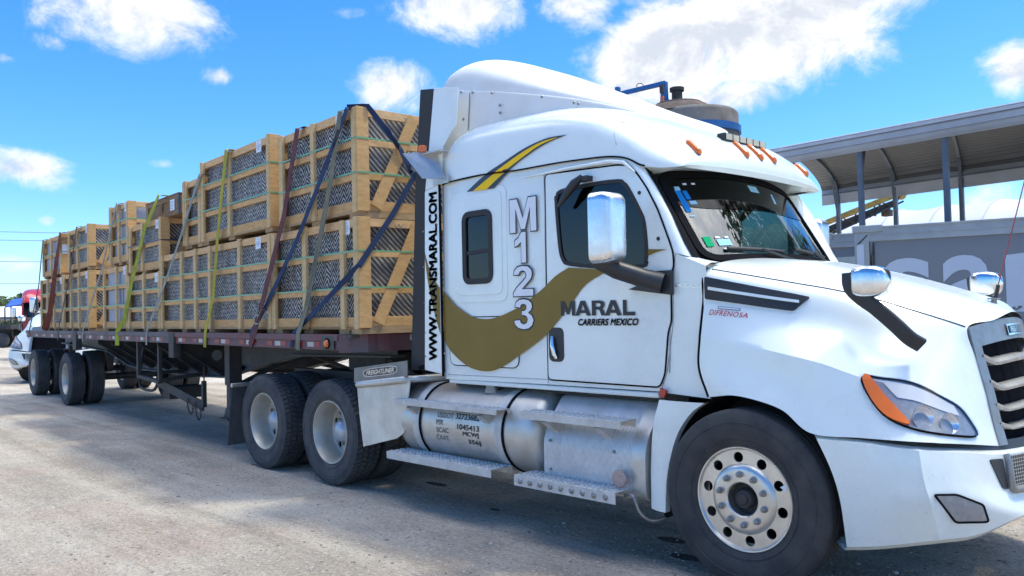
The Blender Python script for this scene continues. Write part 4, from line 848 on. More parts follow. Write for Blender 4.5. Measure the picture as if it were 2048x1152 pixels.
# ---- mirrors
for sg in (1, -1):
    def Y(p): return (p[0], p[1] * sg, p[2])
    # large door mirror: chrome shell, glass towards the rear, black arm
    sh = MB(); rows = []
    for k in range(13):
        a = pi / 2 * max(0, k - 2) / 10; x = (-.83 + .06 * k / 2) if k < 3 else -.77 + .10 * sin(a) ; g_ = 1.0 if k < 3 else max(.02, cos(a)) ** .28
        rows.append([Y((x, -1.40 + a_ * g_ + .012 * k / 12, 2.118 + b * (1 - (1 - g_) * .62))) for a_, b in rrect(-.10, -.222, .10, .222, .055, 6)]); rows[-1].append(rows[-1][0])
    sh.grid(rows); sh.grid([rows[-1], [Y((-.668, -1.388, 2.118))] * len(rows[-1])])
    mo = sh.build('door_mirror', 'chrome_soft', truck, smooth=50)
    q = MB(); q.grid([rows[0], [Y((-.828, -1.40, 2.118))] * len(rows[0])]); q.build('mirror_glass', 'reflector', mo)
    q = MB(); q.tube([Y(p) for p in ((-.845, -1.42, 2.12), (-.86, -1.41, 2.02), (-.85, -1.38, 1.92), (-.78, -1.30, 1.86), (-.66, -1.17, 1.80), (-.56, -1.11, 1.765))], [.03, .05, .062, .060, .062, .07], 10); q.prism([(-.49, 1.845), (-.495, 1.69), (-.83, 1.735), (-.745, 1.76), (-.66, 1.845)], [], (lambda a, b, h: (a, -1.088 - h, b)) if sg == 1 else (lambda a, b, h: (a, 1.088 + h, b)), .03); q.build('mirror_arm', 'blackp', mo, smooth=45)
    # look-down mirror above the door window
    q = MB(); q.box(Y((-1.18, -1.115, 2.505)), (.09, .06, .035)); q.tube([Y((-1.19, -1.13, 2.525)), Y((-1.24, -1.16, 2.475)), Y((-1.30, -1.165, 2.42)), Y((-1.385, -1.165, 2.335))], [.018, .034, .030, .012], 8); q.build('look_down_mirror', 'blackp', truck, smooth=45)
    # hood mirror
    q = MB(); rows = []
    for k in range(13):
        a = pi * k / 12; x = .665 - .095 * cos(a); r = ((sin(a) ** .38) if 0 < k < 12 else .02)
        rows.append([Y((x + .02 * (1 - r), -.95 + .075 * r * (abs(cos(b)) ** .5) * (1 if cos(b) > 0 else -1), 1.725 + .086 * r * (abs(sin(b)) ** .45) * (1 if sin(b) > 0 else -1))) for b in [2 * pi * j / 28 for j in range(29)]])
    q.grid(rows); hm = q.build('hood_mirror', 'chrome', truck, smooth=60)
    q = MB(); P_ = [(.578, -.99, 1.775), (.585, -.995, 1.70), (.63, -.975, 1.64), (.70, -.965, 1.585), (.79, -.945, 1.495), (.85, -.92, 1.425), (.895, -.88, 1.385)]
    q.ribbon([Y(p) for p in crs(P_, 5)], (1, .0, .75), .08, .035); q.build('mirror_arm', 'blackp', hm, smooth=40, bevel=.01)
# whip aerial on the hood
q = MB(); q.tube([(.985, .02, 1.565), (.985, .02, 1.62)], .016, 8); q.box((.985, .02, 1.62), (.05, .08, .008)); ao = q.build('whip_aerial', 'nut', truck, smooth=50)
q = MB(); q.tube([(.99, .02, 1.61), (1.01, .02, 1.70)], .011, 8); q.build('aerial_spring', 'blackp', ao); q = MB(); q.tube([(1.01, .02, 1.70), (1.09, .02, 2.00), (1.20, .02, 2.42)], .0035, 5); M['mast'] = mat('red_aerial_mast', (.35, .06, .07), .5); q.build('aerial_mast', 'mast', ao)

# ---- chassis, fifth wheel, rear fittings
q = MB()
for y in (-.43, .43): q.b2(-6.35, .95, y - .045, y + .045, .72, 1.0)
for x in (-6.3, -5.1, -4.2, -3.0, -1.5, .2): q.b2(x - .06, x + .06, -.43, .43, .76, .96)
q.b2(-2.7, .9, -.40, .40, .52, .95); q.b2(-2.8, -.5, -.95, .95, 1.0, 1.06)
chs = q.build('chassis_frame', 'steel_dark', truck)
q = MB(); q.tube([(0, -.95, .5), (0, .95, .5)], .07, 10); q.tube([(-4.383, -.9, .5), (-4.383, .9, .5)], .10, 10); q.tube([(-5.703, -.9, .5), (-5.703, .9, .5)], .10, 10)
for x in (-4.383, -5.703): q.lathe([(.02, -.2), (.24, -.14), (.27, 0), (.24, .14), (.02, .2)], (x, 0, .5), 'y', 20)
q.build('axles', 'steel_dark', chs, smooth=40)
q = MB(); q.lathe([(.10, 0), (.48, 0), (.48, .05), (.10, .05)], (-4.95, 0, 1.16), 'z', 28, close=True); q.b2(-5.3, -4.6, -.4, .4, 1.0, 1.16); q.build('fifth_wheel', 'steel_dark', chs, bevel=.01)
q = MB(); q.b2(-3.9, -2.85, -.42, .42, 1.0, 1.02); q.build('catwalk', 'alum_step', chs)
q = MB()
for k, y in enumerate((-.25, 0, .25)): q.tube(crs([(-2.80, y, 1.9), (-3.1, y * .8, 1.35), (-3.45, y * .6, 1.25), (-3.75, y * .5, 1.7)], 6), .014, 6)
q.build('air_hose', 'blackp', truck, smooth=60)
# quarter fender ahead of the drive wheels and its name plate
q = MB(); q.add([(-3.845, -1.24, .97), (-3.13, -1.18, 1.045), (-3.20, -1.20, .60), (-3.30, -1.21, .545), (-3.73, -1.26, .44), (-3.80, -1.25, .72)], [(0, 1, 2, 3, 4, 5)])
q.add([(-3.845, -1.24, .97), (-3.13, -1.18, 1.045), (-3.13, -.60, 1.045), (-3.845, -.62, .97)], [(0, 1, 2, 3)]); qf = q.build('quarter_fender', 'alum', truck); sol = qf.modifiers.new('thick', 'SOLIDIFY'); sol.thickness = .012
q = MB(); q.tube([(-3.80, -1.26, .985), (-3.2, -1.20, 1.05), (-2.95, -.7, 1.06)], .032, 10); q.build('fender_tube', 'alum', qf, smooth=50)
M['plate'] = mat('stainless_name_plate', (.20, .21, .22), .35, .6, .5, 8)
q = MB(); PL = lambda u, v, h=0: (-3.87 + .73 * u, -1.245 + .055 * u - h, 1.0 + .075 * u + v * (.13 + .01 * u)); q.prism([(0, 0), (1, 0), (1, 1), (0, 1)], [], lambda a, b, h: PL(a, b, h), .008); po = q.build('name_plate', 'plate', qf)
q = MB(); q.prism(rpoly([(.19, .27), (.83, .27), (.83, .83), (.19, .83)], .2, 6), [], lambda a, b, h: PL(a, b, .010 + h), .003); q.build('plate_border', 'alum', po)
q = MB(); q.prism(rpoly([(.205, .32), (.815, .32), (.815, .78), (.205, .78)], .18, 6), [], lambda a, b, h: PL(a, b, .014 + h), .001); q.build('plate_field', 'char', po)
q = MB(); text_fit(q, 'FREIGHTLINER', lambda u, v: PL(.25 + .52 * u + .02 * v, .40 + .30 * v, .0165), bold=.02); q.build('plate_lettering', 'alloy', po)
# mud flap behind the rear drive wheel
for sg in (1, -1):
    q = MB(); q.add([(-6.42, -1.22 * sg, .84), (-6.36, -.62 * sg, .84), (-6.40, -.64 * sg, .20), (-6.55, -1.22 * sg, .16)], [(0, 1, 2, 3)]); mf = q.build('mud_flap', 'tyre_dusty', truck); sol = mf.modifiers.new('thick', 'SOLIDIFY'); sol.thickness = .015
    q = MB(); q.tube([(-6.39, -1.24 * sg, .85), (-6.36, -.45 * sg, .85)], .025, 8); q.build('flap_hanger', 'alum', mf, smooth=50)

# ---- fuel tank, battery box and steps
q = MB(); q.lathe([(.001, -3.335), (.18, -3.33), (.27, -3.305), (.305, -3.27), (.315, -3.22), (.315, -1.72), (.305, -1.67), (.27, -1.635), (.18, -1.61), (.001, -1.605)], (0, -.89, .70), 'x', 64); tank = q.build('fuel_tank', 'alum', truck, smooth=40)
for x in (-3.02, -2.02):
    q = MB(); q.lathe([(.316, x - .04), (.324, x - .04), (.324, x + .04), (.316, x + .04)], (0, -.89, .70), 'x', 48, close=True); so_ = q.build('tank_strap', 'alum_step', tank, smooth=30)
    q = MB(); q.lathe([(.316, x + .045), (.326, x + .045), (.326, x + .062), (.316, x + .062)], (0, -.89, .70), 'x', 48, close=True); q.build('strap_cushion', 'gap', so_, smooth=30)
q = MB(); q.lathe([(.001, .08), (.05, .078), (.056, .07), (.056, .03), (.065, .03), (.065, 0)], (-2.29, -1.0, .975), 'z', 20); q.build('filler_cap', 'nut', tank, smooth=35)
q = MB(); TK = lambda x, z: (x, -.89 - sqrt(max(.319 ** 2 - (z - .70) ** 2, 0)), z)
for a, b, zl, zr, xl, wl, xr, wr in (('USDOT', '32723682', .770, .774, -2.745, .20, -2.52, .285), ('MX', '1045413', .712, .694, -2.752, .085, -2.49, .258), ('SCAC', 'MCWJ', .650, .640, -2.755, .16, -2.425, .185), ('CAAT', '356J', .588, .580, -2.765, .155, -2.375, .145)):
    q.cur = 1; text_fit(q, a, lambda u, v: TK(xl + wl * u, zl + .042 * v), bold=.014); q.cur = 0; text_fit(q, b, lambda u, v: TK(xr + wr * u, zr + .044 * v), bold=.016)
q.build('lettering', ['ink', 'ink_worn'], tank)
def step(name, x0, x1, y0, y1, z, h, holes=True, reflect=0):
    q = MB(); q.b2(x0, x1, y0, y1, z - .005, z); q.b2(x0, x1, y0, y0 + .005, z - h, z); q.b2(x0, x1, y1 - .005, y1, z - h, z); q.b2(x0, x0 + .004, y0, y1, z - h, z); o = q.build(name, 'alum_step', truck, bevel=.003)
    q = MB(); n = int((x1 - x0) / .045); rows_ = max(2, int((y1 - y0) / .05))
    for i in range(n):
        for j in range(rows_): q.lathe([(.0135, .0), (.012, .007), (.006, .007), (.005, .001)], (x0 + .03 + i * .045 + .02 * (j % 2), y0 + .03 + j * (y1 - y0 - .06) / max(1, rows_ - 1), z), 'z', 7)
    q.build('grip_dimples', 'alum_step', o, smooth=50)
    q = MB()
    for i in range(n):
        for j in range(rows_): q.lathe([(.0055, .0015), (.0001, .0015)], (x0 + .03 + i * .045 + .02 * (j % 2), y0 + .03 + j * (y1 - y0 - .06) / max(1, rows_ - 1), z), 'z', 7)
    q.build('drain_holes', 'gap', o)
    for i in range(reflect):
        q = MB(); q.lathe([(.001, -.012), (.012, -.011), (.019, -.006), (.021, 0)], (x0 + .06 + (x1 - x0 - .14) * i / (reflect - 1), y0, z - h / 2), 'y', 14); q.build('round_reflector', 'nut', o, smooth=50)
    return o
for nm, x0, x1, ya, yb, z, h, rf_ in (('tank_step', -3.255, -1.93, -1.30, -1.16, .890, .036, 0), ('tank_step', -3.29, -1.98, -1.32, -1.10, .455, .06, 0), ('box_step', -1.69, -.775, -1.30, -1.14, .90, .05, 0), ('box_step', -1.715, -.80, -1.34, -1.12, .458, .075, 9)):
    so_ = step(nm, x0, x1, ya, yb, z, h, reflect=rf_)
    for x in (x0 + .22, x1 - .22):
        q = MB()
        if z > .6: q.add([(x - .03, ya + .02, z - .06), (x + .03, ya + .02, z - .06), (x + .03, yb + .06, z - .20), (x - .03, yb + .06, z - .20), (x - .03, yb + .02, z - .01), (x + .03, yb + .02, z - .01)], [(0, 1, 2, 3), (0, 3, 4), (1, 5, 2), (0, 4, 5, 1)])
        else: q.b2(x - .035, x + .035, yb - .10, yb + .12, z - .06, z - .045); q.bar((x, yb + .02, z - .03), (x, yb + .08, z + .10), .06, .012)
        q.build('step_bracket', 'alum_step', so_)
prof = [(-.72, .985), (-.93, 1.0), (-.985, .985), (-1.145, .79), (-1.175, .72), (-1.185, .66), (-1.185, .44), (-1.165, .40), (-.72, .40)]
q = MB(); q.prism(rpoly(prof, .04, 4), [], lambda a, b, h: (-1.565 + h, a, b), .78); bx = q.build('battery_box', 'tread', truck, smooth=30, bevel=.006)
q = MB(); q.prism(rpoly([(a * 1.0, b) for a, b in inset(rpoly(prof, .05, 4), -.004)], .01, 1), [], lambda a, b, h: (-.786 + h, a, b), .11); q.build('box_end_cover', 'alum', bx, smooth=30, bevel=.02)
q = MB()
for x, z in ((-1.50, .70), (-1.50, .50), (-.93, .68), (-.93, .47)): q.lathe([(.001, -.010), (.009, -.009), (.011, 0)], (x, -1.186, z), 'y', 10)
q.build('box_bolt', 'nut', bx)
M['pink_disc'] = mat('faded_reflector_disc', (.46, .33, .29), .5, 0, .6, 30)
q = MB(); q.lathe([(.001, -.018), (.05, -.016), (.056, -.008), (.056, 0)], (-.845, -1.235, .525), 'y', 24); q.build('faded_disc_reflector', 'pink_disc', truck, smooth=40)
q = MB(); q.tube(crs([(-.82, -1.22, .42), (-.74, -1.24, .43), (-.70, -1.22, .33), (-.64, -1.18, .28), (-.58, -1.12, .30)], 6), .011, 6); q.build('loose_cable', 'nut', truck, smooth=60)
# ------------------------------------------------------------------ wheels (axis along y, outer face towards -y)
def tyre_mb(R, kind):
    q = MB(); prof = [(.292, -.105), (.310, -.122), (.36, -.138), (.41, -.143), (.455, -.138), (R - .028, -.128), (R - .012, -.122), (R - .002, -.108)]
    if kind == 'rib':
        for y in (-.074, -.026, .026, .074): prof += [(R, y - .008), (R - .012, y - .006), (R - .012, y + .006), (R, y + .008)]
    else: prof = prof[:-2] + [(R - .020, -.120), (R - .018, .0)]
    prof += [(r, -y) for r, y in reversed(prof[:8])] if kind == 'rib' else [(r, -y) for r, y in reversed(prof[:8])]
    q.lathe(prof, (0, 0, 0), 'y', 96)
    if kind == 'lug':
        n = 62
        for k in range(n):
            for j, (y0, y1) in enumerate(((-.128, -.070), (-.060, -.006), (.006, .060), (.070, .128))):
                a0 = 2 * pi * (k + (.5 if j % 2 else 0)) / n; a1 = a0 + 2 * pi / n * .80; sk = .25 * 2 * pi / n * (1 if j in (0, 2) else -1)
                vs = []
                for r in (R - .024, R - .001):
                    for a, y, s_ in ((a0, y0, 0), (a1, y0, 0), (a1, y1, sk), (a0, y1, sk)):
                        rr = r - (.010 if abs(y) > .12 and r > R - .01 else 0); vs.append((rr * cos(a + s_), y, rr * sin(a + s_)))
                q.add(vs, [(4, 5, 6, 7), (0, 1, 5, 4), (1, 2, 6, 5), (2, 3, 7, 6), (3, 0, 4, 7)])
    # moulded rings on the sidewall
    for r in (.335, .437): q.lathe([(r - .004, -.1405 if r > .4 else -.1325), (r - .002, -.1435 if r > .4 else -.1355), (r + .002, -.1438 if r > .4 else -.136), (r + .004, -.1410 if r > .4 else -.1335)], (0, 0, 0), 'y', 96)
    return q
def ring_holes(q, r0, r1, y, n, rh, rr, t, off=0):
    q.prism(circ(0, 0, r1, 72), [circ(0, 0, r0, 48)] + [circ(rr * cos(2 * pi * k / n + off), rr * sin(2 * pi * k / n + off), rh, 20) for k in range(n)], lambda a, b, h: (a, y + h, b), t)
def steer_wheel():
    q = MB(); q.lathe([(.299, -.098), (.302, -.112), (.296, -.121), (.289, -.120), (.284, -.112), (.279, -.106)], (0, 0, 0), 'y', 72); ring_holes(q, .200, .280, -.106, 10, .030, .236, .014, .16)
    q.lathe([(.201, -.106), (.192, -.118), (.180, -.127), (.165, -.130), (.100, -.130), (.094, -.124), (.094, -.06)], (0, 0, 0), 'y', 72); q.lathe([(.278, -.095), (.272, .05), (.292, .10)], (0, 0, 0), 'y', 48)
    rim = q.build('wheel', 'alloy', None, smooth=35)
    tyre_mb(.512, 'rib').build('tyre', 'tyre', rim, smooth=35)
    q = MB(); q.lathe([(.27, -.03), (.20, -.04), (.09, -.05)], (0, 0, 0), 'y', 32); q.build('dark_backing_disc', 'gap', rim)  # black disc paints the shade behind the rim holes
    q = MB(); q.lathe([(.093, -.062), (.075, -.066), (.060, -.070), (.056, -.105), (.048, -.118), (.034, -.120), (.033, -.132), (.028, -.138), (.001, -.139)], (0, 0, 0), 'y', 32); q.build('hub', 'steel_dark', rim, smooth=35)
    for k in range(10):
        a = 2 * pi * k / 10 + .10; c = (.1425 * cos(a), 0, .1425 * sin(a)); q = MB(); q.lathe([(.020, -.129), (.020, -.136), (.016, -.138), (.015, -.156), (.009, -.159), (.008, -.168), (.001, -.169)], c, 'y', 10); q.build('lug_nut', 'nut', rim, smooth=30)
    q = MB(); q.prism([(.175, .165), (.215, .155), (.205, .20)], [], lambda a, b, h: (a + .0, -.1075, b), 0); q.build('rim_sticker', 'paper', rim)
    return rim
def dual_wheel(outer=True, kind='lug', hub='hubcap'):
    q = MB(); q.lathe([(.299, -.100), (.303, -.115), (.297, -.125), (.290, -.124), (.284, -.110), (.272, -.080), (.262, -.02), (.256, .045), (.246, .065), (.235, .070)], (0, 0, 0), 'y', 72)
    ring_holes(q, .085, .236, .070, 10, .030, .195, .012, .3); q.lathe([(.256, .05), (.27, .09), (.299, .12)], (0, 0, 0), 'y', 48)
    rim = q.build('wheel', 'rimp', None, smooth=35)
    tyre_mb(.505, kind).build('tyre', 'tyre_dusty', rim, smooth=30)
    if outer:
        q = MB(); q.lathe([(.112, .070), (.110, .03), (.102, .0), (.085, -.022), (.055, -.038), (.02, -.044), (.001, -.045)], (0, 0, 0), 'y', 32); q.build('hub_cap', hub, rim, smooth=50)
        q = MB()
        for k in range(10): a = 2 * pi * k / 10; q.lathe([(.016, .069), (.016, .045), (.001, .043)], (.1425 * cos(a), 0, .1425 * sin(a)), 'y', 8)
        q.build('lug_nuts', 'nut', rim, smooth=30)
    q = MB(); q.lathe([(.24, .09), (.001, .095)], (0, 0, 0), 'y', 24); q.build('dark_backing_disc', 'gap', rim)  # black backing, shade inside the wheel put into its colour
    return rim
def place(w, root, loc, flip=False, copy=True, rot=0, st=0.0):
    c = copy_tree(w) if copy else w
    c.parent = root; c.location = loc; c.rotation_euler = (0, rot, (pi if flip else 0) + st); return c
W_steer = steer_wheel(); place(W_steer, truck, (0, -1.06, .51), copy=False, rot=.35, st=.03); place(W_steer, truck, (0, 1.06, .51), True, st=.03)
W_out = dual_wheel(True); W_in = dual_wheel(False)
first = True
for x in (-4.383, -5.703):
    for sg in (-1, 1):
        place(W_out, truck, (x, 1.085 * sg, .502), sg > 0, copy=not first, rot=random.uniform(0, 6)); place(W_in, truck, (x, .745 * sg, .502), sg > 0, copy=not first, rot=random.uniform(0, 6)); first = False
W_tout = dual_wheel(True, 'rib', 'steel_dark'); W_tin = dual_wheel(False, 'rib')
# ------------------------------------------------------------------ flatbed trailer (its own frame: x forward from the kingpin)
TL = (-4.933, 0, 0); TA = -0.06253
trailer = thing('flatbed_trailer', 'long flatbed trailer with worn red side rail, loaded with wooden crates behind the truck', 'trailer', TL, TA)
X0, X1 = -13.47, 1.20; YD = 1.27
q = MB()
for k in range(17): y = -1.22 + 2.44 * k / 17; q.b2(X0 + .05, X1 - .05, y + .004, y + 2.44 / 17 - .004, 1.40, 1.43)
q.build('deck', 'deck', trailer)
for sg in (1, -1):
    for (a, b, m) in ((X0, -9.0, 'rail_grey'), (-8.98, -3.64, 'rail_grey'), (-3.62, X1 - .18, 'rail')):
        q = MB(); q.b2(a, b, -YD * sg, -(YD - .012) * sg, 1.29, 1.435); q.b2(a, b, -(YD - .012) * sg, -(YD - .10) * sg, 1.423, 1.435); q.b2(a, b, -(YD + .018) * sg, -(YD + .001) * sg, 1.375, 1.4345); q.b2(a, b, -(YD - .012) * sg, -(YD - .08) * sg, 1.29, 1.302); rl = q.build('side_rail', m, trailer, bevel=.004)
        x = a + .12; k = 0
        while x < b - .3:
            if k % 4 != 3 or 1:
                t = MB(); t.cur = 0; t.b2(x, x + .13, -(YD + .0025) * sg, -(YD + .0005) * sg, 1.315, 1.362); t.cur = 1; t.b2(x + .20, x + .33, -(YD + .0025) * sg, -(YD + .0005) * sg, 1.315, 1.362); t.cur = 0; t.b2(x + .34, x + .46, -(YD + .0025) * sg, -(YD + .0005) * sg, 1.315, 1.362); t.build('reflective_tape', ['tape_red', 'tape_white'], rl)
            x += .74; k += 1
# nose: chamfered corner with the marker lamp, header across the front
q = MB()
for sg in (1, -1): q.add([(X1 - .18, -YD * sg, 1.27), (X1, -(YD - .20) * sg, 1.27), (X1, -(YD - .20) * sg, 1.436), (X1 - .18, -YD * sg, 1.436)], [(0, 1, 2, 3)])
q.b2(X1 - .015, X1, -1.07, 1.07, 1.27, 1.436); q.b2(X1 - .12, X1, -1.07, 1.07, 1.424, 1.4365); q.b2(X1, X1 + .03, -.98, -.86, 1.28, 1.44); q.b2(X1, X1 + .03, .86, .98, 1.28, 1.44)
nose = q.build('front_header', 'rail', trailer); sol = nose.modifiers.new('thick', 'SOLIDIFY'); sol.thickness = .012
q = MB(); q.b2(X1 + .001, X1 + .006, -.62, -.38, 1.36, 1.42); q.build('number_plate', 'tape_white', nose)
q = MB(); q.b2(.72, .96, -(YD + .010), -(YD + .0185), 1.295, 1.425); lp = q.build('marker_plate', 'blackp', trailer, bevel=.003)
q = MB(); q.lathe([(.001, -.030), (.022, -.028), (.034, -.016), (.038, 0)], (.835, -(YD + .018), 1.352), 'y', 24); q.build('marker_lamp', 'amber', lp, smooth=50)
q = MB(); q.lathe([(.044, -.012), (.050, -.008), (.050, 0)], (.835, -(YD + .018), 1.352), 'y', 24); q.build('lamp_ring', 'gap', lp, smooth=50)
q = MB(); q.lathe([(.028, -.002), (.034, -.002)], (1.09, -1.20, 1.36), 'y', 16); q.v = [tuple(Matrix.Rotation(0, 3, 'Z') @ Vector(p)) for p in q.v]; q.build('lamp_hole', 'rust', lp)
# main beams with their deep belly, cross members, side gussets
BE = [(X0 + .1, 1.40), (X0 + .1, 1.12), (-9.5, 1.02), (-8.2, .80), (-7.4, .755), (-4.7, .755), (-3.56, .79), (-3.25, .86), (-1.37, 1.15), (.8, 1.19), (.8, 1.40)]
for sg in (1, -1):
    q = MB(); q.prism(BE, [], lambda a, b, h: (a, -.50 * sg - h * sg, b), .012)
    for (x0, z0), (x1, z1) in zip(BE[1:], BE[2:-1]): q.bar((x0, -.50 * sg, z0), (x1, -.50 * sg, z1), .17, .022)
    q.build('main_beam', 'steel_grey', trailer)
    for x in (-7.55, -6.75, -5.95, -5.15, -4.35, -3.55):
        zb = .80; q = MB(); f = lambda a, b, h: (x + h, -a * sg, b)
        q.prism([(.52, zb + .02), (.60, zb), (YD - .05, 1.22), (YD - .05, 1.29), (.52, 1.29)], [circ(.68, 1.10, .075, 14)], f, .010); q.bar((x, -.56 * sg, zb), (x, -(YD - .06) * sg, 1.235), .09, .012, up=(0, 0, 1)); q.build('gusset', 'steel_dark', trailer)
q = MB()
for k in range(34): x = X0 + .3 + k * .42; q.b2(x - .03, x + .03, -1.22, 1.22, 1.30, 1.395)
q.build('cross_member', 'steel_dark', trailer)
# brackets hanging off the rail, tool rack, landing gear
for x0, x1, zb in ((-9.0, -8.74, 1.09), (-3.62, -3.42, 1.10)):
    q = MB(); q.b2(x0, x1, -(YD + .03), -(YD - .07), zb, 1.43); q.build('rail_bracket', 'steel_dark', trailer, bevel=.006)
q = MB(); P = [(-5.48, -1.15, 1.29), (-5.48, -1.15, .765), (-4.48, -1.15, .72), (-4.48, -1.15, 1.29)]
for a, b in zip(P, P[1:]): q.bar(a, b, .07, .05)
q.bar((-4.48, -1.15, .74), (-4.48, -.5, .80), .06, .05); q.bar((-5.48, -1.15, .78), (-5.48, -.5, .80), .06, .05); rk = q.build('tool_rack', 'steel_dark', trailer, bevel=.004)
q = MB(); q.tube(crs([(-5.75, -1.0, 1.2), (-5.78, -1.05, .80), (-5.70, -1.06, .58), (-5.2, -1.06, .55), (-4.95, -1.06, .62), (-4.95, -1.0, .85)], 6), .022, 8); q.build('spare_wheel_hoop', 'steel_dark', trailer, smooth=60)
q = MB(); q.b2(-5.05, -4.70, -.95, -.45, .44, .62); q.build('air_tank_bracket', 'steel_dark', trailer, bevel=.02)
q = MB(); q.bar((-4.95, -1.05, .70), (-3.05, -1.05, .47), .03, .12); q.bar((-3.02, -1.05, .46), (-3.02, -1.05, .80), .06, .05); fl_ = q.build('folding_ramp', 'steel_dark', trailer)
def chain(pts, parent):
    q = MB(); P = crs(pts, 6); ds = [0]
    for a, b in zip(P, P[1:]): ds.append(ds[-1] + (Vector(b) - Vector(a)).length)
    n = int(ds[-1] / .035)
    for k in range(n):
        d = k * .035; i = max(j for j in range(len(ds)) if ds[j] <= d + 1e-9); i = min(i, len(P) - 2); t = (Vector(P[i + 1]) - Vector(P[i])).normalized(); c = Vector(P[i]) + t * (d - ds[i]); s = t.cross(Vector((1, 0, 0)) if k % 2 else Vector((0, 1, 0))).normalized()
        q.tube([c + t * (.024 * cos(a)) + s * (.013 * sin(a)) for a in [2 * pi * j / 8 for j in range(9)]], .0045, 4, cap=False)
    return q.build('hanging_chain', 'rust', parent, smooth=60)
chain([(-3.55, -1.08, .53), (-3.55, -1.08, .44), (-3.47, -1.08, .36), (-3.38, -1.08, .36), (-3.34, -1.08, .44), (-3.36, -1.08, .51)], fl_); chain([(-3.25, -1.08, .50), (-3.24, -1.08, .40), (-3.16, -1.08, .30), (-3.08, -1.08, .32), (-3.06, -1.08, .42), (-3.08, -1.08, .49)], fl_); chain([(-3.16, -1.0, .95), (-3.15, -1.0, .72), (-3.15, -1.0, .50)], fl_)
for sg in (1, -1):
    q = MB(); q.b2(-2.36, -2.20, -1.03 * sg, -.87 * sg, .78, 1.28); q.b2(-2.345, -2.215, -1.015 * sg, -.885 * sg, .42, .80); lg = q.build('landing_leg', 'steel_dark', trailer, bevel=.006)
    q = MB(); q.b2(-2.42, -2.14, -1.08 * sg, -.82 * sg, .36, .385); q.prism([(-2.40, .385), (-2.16, .385), (-2.22, .50), (-2.34, .50)], [], lambda a, b, h: (a, -1.03 * sg + h * sg, b), .02); q.build('landing_foot', 'steel_dark', lg)
    q = MB(); q.bar((-2.28, -.92 * sg, .80), (-3.1, -.52 * sg, .95), .05, .05); q.bar((-2.28, -.95 * sg, .75), (-2.28, 0, 1.15), .05, .05); q.build('leg_brace', 'steel_dark', lg)
# spread axles
for x in (-10.03, -13.10):
    q = MB(); q.tube([(x, -1.0, .50), (x, 1.0, .50)], .065, 12)
    for y in (-.50, .50): q.b2(x - .45, x + .35, y - .05, y + .05, .62, .72); q.b2(x + .25, x + .40, y - .06, y + .06, .70, 1.15); q.lathe([(.02, 0), (.10, .01), (.12, .12), (.10, .26), (.02, .27)], (x - .33, y, .72), 'z', 16)
    q.lathe([(.01, -.28), (.11, -.26), (.12, 0), (.11, .26), (.01, .28)], (x + .95, -.15, .85), 'y', 16); q.build('suspension', 'steel_dark', trailer, smooth=40)
first = True
for x in (-10.03, -13.10):
    for sg in (-1, 1):
        place(W_tout, trailer, (x, 1.085 * sg, .502), sg > 0, copy=not first, rot=random.uniform(0, 6)); place(W_tin, trailer, (x, .745 * sg, .502), sg > 0, copy=not first, rot=random.uniform(0, 6)); first = False
q = MB(); q.tube(crs([(.6, -.5, 1.15), (.9, -.3, .98), (.2, .2, 1.02)], 8), .02, 6); q.build('air_line', 'rust', trailer)
